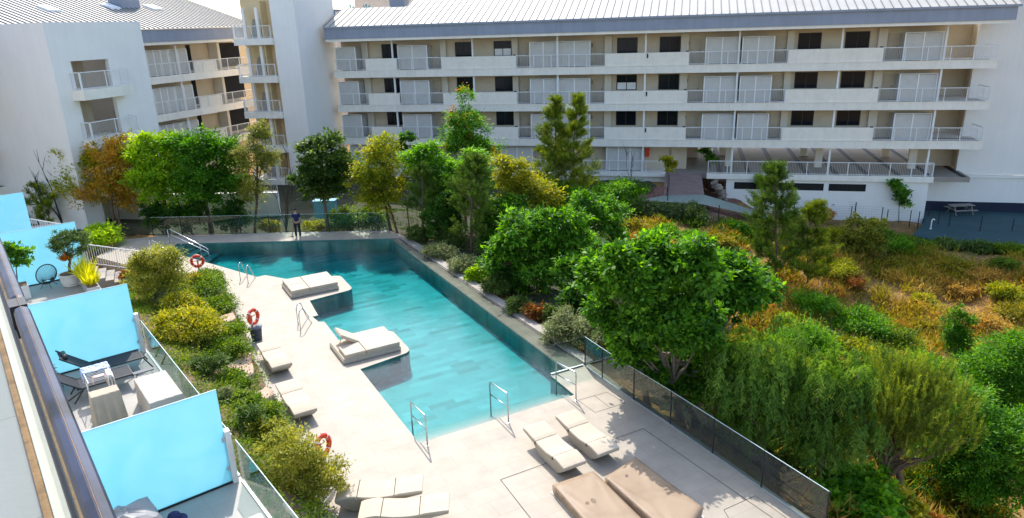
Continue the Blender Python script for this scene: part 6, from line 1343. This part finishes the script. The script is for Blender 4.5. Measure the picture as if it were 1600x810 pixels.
# ---------- far left garden
conifer('cypress', 'dark green cypress beyond the farthest aqua screen', at(62, 352, -.2), [(58, 345, 18), (58, 325, 20), (56, 305, 12), (56, 290, 3)], 'pinel', 240, r=.05, ln=.4, nn=26); conifer('cypress', 'second cypress right of the first, partly behind the white stair rail', at(78, 358, -.2), [(76, 352, 14), (76, 330, 15), (75, 310, 4)], 'pinel', 160, r=.05, ln=.4, nn=26)
shrub('garden_shrub', 'bright yellow green shrub behind the white stair railing', at(160, 382, .1), 1.15, 1.1, 'lime', 110, 40, .16, .07, .34, tone=(.4, 1))
# ================================================================== POTTED PLANTS, RAILS, FENCES, SMALL THINGS
def clip(fr, t, s): return fr.p(t, s, ZT+.003)
b = BLD.p(33.0, .95, ZT); t = thing('square_planter', 'white square planter holding a small leafy tree', 'planter', b)
mb = MB(); fr = Frame(b, BE, BS); mb.fbox(fr, -.32, .32, -.32, .32, .002, .55); mb.build('pot', M['pot'], t, bevel=.01); mb = MB(); mb.fbox(fr, -.29, .29, -.29, .29, .551, .565); mb.build('soil', M['soil'], t)
p_ = b+[0, 0, .56]; tree('citrus_tree', 'small leafy tree growing in the square white planter', 'tree', p_, [(28, 405, 18, 17), (12, 400, 14, 14), (36, 415, 10, 10)], 'fig', 44, 16, .17, .09, .22, r=.022, nl=10, bark='barkd')
b = BLD.p(33.35, 2.78, ZT); t = thing('round_pot', 'round white pot holding a clipped topiary tree', 'planter', b); mb = MB(); mb.lathe([(.30, .0), (.34, .03), (.30, .06), (.36, .12), (.40, .40), (.44, .46), (.44, .50), (.38, .50)], tuple(b), 28); mb.build('pot', M['pot'], t, smooth=False)
mb = MB(); mb.lathe([(.37, .502), (.37, .506)], tuple(b), 20); mb.build('soil', M['soil'], t)
p_ = b+[0, 0, .5]; t, B, cc = tree('topiary_tree', 'clipped ball headed topiary tree in the round white pot', 'tree', p_, [(109, 382, 22, 17)], 'rose', 150, 40, .07, .028, .13, r=.06, nl=8, shell=.75, lump=False, top=(112, 398), tone=(.1, .7))
tuft('bromeliad', 'orange leaved plant at the foot of the topiary trunk', p_+np.array([0, 0, .55]), 60, .5, .1, 'flower', .05, None, 'plant', 1.2)
b = BLD.p(32.6, 3.25, ZT); t = thing('planter_box', 'grey planter box with yellow palm like plants at the terrace edge', 'planter', b); fr = Frame(b, BE, BS); mb = MB(); mb.fbox(fr, -1.6, .5, -.22, .22, .002, .40); mb.build('box', M['alu'], t, bevel=.01); mb = MB(); mb.fbox(fr, -1.55, .45, -.18, .18, .401, .42); mb.build('soil', M['soil'], t)
for dt, h, lb in ((.2, 1.15, 'taller yellow palm like plant in the planter box'), (-.5, .9, 'middle yellow palm like plant in the planter box'), (-1.2, .7, 'shortest yellow plant in the planter box, with orange tips')): tuft('yellow_palm', lb, fr.p(dt, 0, .41), 130, h, .14, 'palm', .05, 'yellow plants in the planter box', 'plant', 1.0)
tree('bamboo_plant', 'thin leafy plant beside the handrail on the dark lounger terrace', 'plant', BLD.p(22.9, .62, ZT), [(74, 590, 10, 14), (80, 610, 9, 14)], 'rose', 26, 14, .14, .03, .16, r=.015, nl=6)
# white stair railings on the left
def slope_rail(p, q, z0, z1, lb, h=1.1):
    A, B = at(*p, z0), at(*q, z1); t = thing('stair_railing', lb, 'railing', A); mb = MB(); L = np.linalg.norm((B-A)[:2]); n = int(L/.12)
    mb.tube([A+[0, 0, h], B+[0, 0, h]], .025, 6); mb.build('top_rail', M['rail'], t); mb = MB(); mb.tube([A+[0, 0, .1], B+[0, 0, .1]], .018, 6); mb.build('bottom_rail', M['rail'], t); mb = MB()
    for i in range(n+1): P = A+(B-A)*i/n; r = .022 if i % 12 == 0 else .010; mb.tube([P+[0, 0, .0 if i % 12 == 0 else .1], P+[0, 0, h]], r, 5)
    mb.build('balusters', M['rail'], t)
slope_rail((140, 414), (232, 426), .55, .05, 'white metal railing sloping down beside the terrace end stairs'); slope_rail((44, 372), (118, 384), 1.6, 1.0, 'white metal railing between the two farthest aqua screens')
mb = MB()
A, B = at(122, 425, .9), at(205, 440, .0)
e = (B-A); L = np.linalg.norm(e[:2]); e2 = np.array([e[0], e[1], 0])/L; m2 = np.array([-e2[1], e2[0], 0])
for k in range(6): P = A+e*(k/6); fr = Frame((P[0], P[1], 0), e2, m2); mb.fbox(fr, 0, L/6, -.2, 1.6, -.3, max(.02, .9-.15*(k+1)))
tag(mb.build('garden_stairs', M['kerb']), kind='structure')
# grey retaining wall behind the far left trees
wl = thing('garden_wall', 'low pale wall behind the far glass fence, left', 'wall', at(250, 352, -.8)); P, Q = at(140, 350, -.8), at(432, 350, -1.0); e = (Q-P)[:2]; L = np.linalg.norm(e); e /= L; fr = Frame((*P[:2], 0), (*e, 0), (-e[1], e[0], 0)); mb = MB(); mb.fbox(fr, -6, L, .8, 1.1, -2, 1.0); mb.build('wall_face', M['white2'], wl)
mb = MB(); rail_mesh(mb, fr, -6, L, .95, 1.0, .9); mb.build('railing', M['rail'], wl)
bx = thing('pump_box', 'teal blue box standing behind the dark leathery tree', 'box', at(498, 358, -.6)); P = at(498, 358, -.6); mb = MB(); mb.box(P[0]-.5, P[0]+.9, P[1]+1.2, P[1]+1.8, -1.0, .9); mb.build('box_body', mat('teal blue panel', (.10, .33, .45), .5, .1, 3), bx); mb = MB(); mb.box(P[0]-.55, P[0]+.95, P[1]+1.15, P[1]+1.85, .901, .95); mb.build('box_lid', bpy.data.materials['teal blue panel'], bx)
# black post fences before the court
def post_fence(pxs, lb, h=1.5, z=None):
    Ps = [G(*p) if z is None else at(*p, z) for p in pxs]; t = thing('wire_fence', lb, 'fence', Ps[0])
    for p in Ps: mb = MB(); mb.tube([p-[0, 0, .1], p+[0, 0, h]], .035, 6); mb.build('post', M['black'], t)
    mb = MB()
    for a, b in zip(Ps[:-1], Ps[1:]):
        L = np.linalg.norm(b-a)
        for k in range(8): zz = .08+h*.95*k/7; mb.tube([a+[0, 0, zz], b+[0, 0, zz]], .004, 4, cap=False)
        for k in range(int(L/.22)): q = a+(b-a)*(k*.22/L); mb.tube([q+[0, 0, .05], q+[0, 0, h]], .003, 4, cap=False)
    mb.build('wire_mesh', M['gslat'], t)
post_fence([(1010, 346), (1065, 350), (1122, 352), (1180, 356), (1238, 362), (1284, 352), (1328, 350), (1376, 352), (1384, 356), (1420, 357), (1433, 359), (1464, 360), (1481, 362), (1530, 367), (1579, 371), (1640, 378)], 'long black post and wire fence along the top of the slope')
post_fence([(1186, 334), (1240, 338), (1291, 340), (1335, 342), (1376, 345), (1449, 347)], 'shorter black wire fence close to the garage wall', 1.4)
post_fence([(1043, 318), (1045, 296), (1047, 282)], 'short dark fence at the left side of the brick path', 1.2); post_fence([(1098, 313), (1096, 296), (1094, 282)], 'short dark fence at the right side of the brick path', 1.2)
# rubble wall beside the path
t = thing('rubble_wall', 'rough stone pile wall right of the brick path', 'wall', at(1128, 315, -3.2)); mb = MB()
for k in range(46):
    f = rnd.random(); P = at(1120+14*f+rnd.uniform(-3, 3), 284+36*f, -1.9-2.0*f)+np.array([rnd.uniform(-.25, .25), rnd.uniform(-.3, .3), rnd.uniform(-.5, .15)]); s = rnd.uniform(.14, .3); b0 = len(mb.v); D = rdir(14)
    mb.loft([[P+np.array([s*math.cos(a)*f2*(1+.2*math.sin(a*3+k)), s*math.sin(a)*f2, zz*s]) for a in np.linspace(0, 2*math.pi, 7, endpoint=False)] for zz, f2 in ((-.7, .5), (-.3, 1), (.3, .95), (.65, .5))])
mb.build('stones', M['rock'], t)
# picnic table on the court
t = local_thing('picnic_table', 'faded picnic table with benches on the blue green court', 'table', at(1500, 334, -4.75)+[0, 0, .002], TH+.25)
mb = MB(); [mb.box(-.95, .95, -.36+.145*k, -.36+.145*k+.13, .72, .76) for k in range(5)]; mb.build('table_top', M['ptab'], t)
for s in (-1, 1):
    mb = MB(); [mb.box(-.95, .95, s*.72-.13+.14*k, s*.72-.13+.14*k+.12, .42, .46) for k in range(2)]; mb.build('bench_seat', M['ptab'], t)
for x in (-.7, .7):
    mb = MB(); mb.box(x-.05, x+.05, -.8, .8, .37, .419); mb.build('cross_beam', M['ptab'], t)
    for s in (-1, 1): mb = MB(); mb.tube([(x, s*.62, 0), (x, s*.22, .72)], .05, 6); mb.build('leg', M['ptab'], t)
b = thing('standpipe', 'small pale standpipe at the edge of the court', 'tap', at(1454, 358, -4.75)); q = at(1454, 358, -4.75); mb = MB(); mb.tube([q, q+[0, 0, .7], q+[.1, 0, .8], q+[.22, 0, .72]], .045, 8); mb.build('pipe', M['pot'], b); mb = MB(); mb.lathe([(.1, 0), (.1, .03)], tuple(q), 12); mb.build('foot', M['pot'], b)
# ================================================================== OUR BALCONY RAIL (left edge, close to the camera)
bal = thing('balcony_railing', 'blue grey metal handrail with glass below, running down the left edge close by', 'railing', BLD.p(1.5, .04, 10.0))
mb = MB(); mb.fbox(BLD, -.6, 1.64, .028, .056, 11.055, 11.10); mb.build('handrail', M['steel'], bal, bevel=.012); mb = MB(); mb.fbox(BLD, 1.70, 6, .028, .056, 11.055, 11.10); mb.build('handrail', M['steel'], bal, bevel=.012)
mb = MB(); mb.fbox(BLD, 1.642, 1.698, .024, .054, 11.03, 11.098); mb.build('joint_sleeve', M['black'], bal)
mb = MB(); mb.fbox(BLD, -.6, 6, .0185, .0225, 11.02, 11.056); mb.build('black_lip', M['black'], bal); mb = MB(); mb.fbox(BLD, -.6, 6, .0226, .0255, 11.03, 11.05); mb.build('clamp_strip', M['pale'], bal)
mb = MB(); mb.fbox(BLD, -.6, 6, .0417, .0423, 11.1002, 11.1012); mb.build('seam_line', M['rust'], bal)
mb = MB(); mb.fbox(BLD, -.6, 6, .032, .044, 10.12, 11.018); mb.build('glass_panel', M['glass'], bal)
mb = MB(); mb.fbox(BLD, -.6, 6, .050, .062, 10.0, 10.06); mb.build('gasket', M['black'], bal); mb = MB(); mb.fbox(BLD, -.6, 6, .0045, .049, 9.97, 10.02); mb.build('base_channel', M['pale'], bal); mb = MB(); mb.fbox(BLD, -.6, 6, .063, .10, 9.9, 10.04); mb.build('base_channel', M['pale'], bal)  # inner pale green strip carries the glass reflection in its colour
mb = MB(); mb.fbox(BLD, -.6, 6, -.024, .004, 9.9, 10.012); mb.build('rusty_strip', M['rust'], bal)
mb = MB(); mb.fbox(BLD, -1, 7, -3, -.0245, 9.8, 10.0); tag(mb.build('our_balcony_floor', M['terrace']), kind='structure')
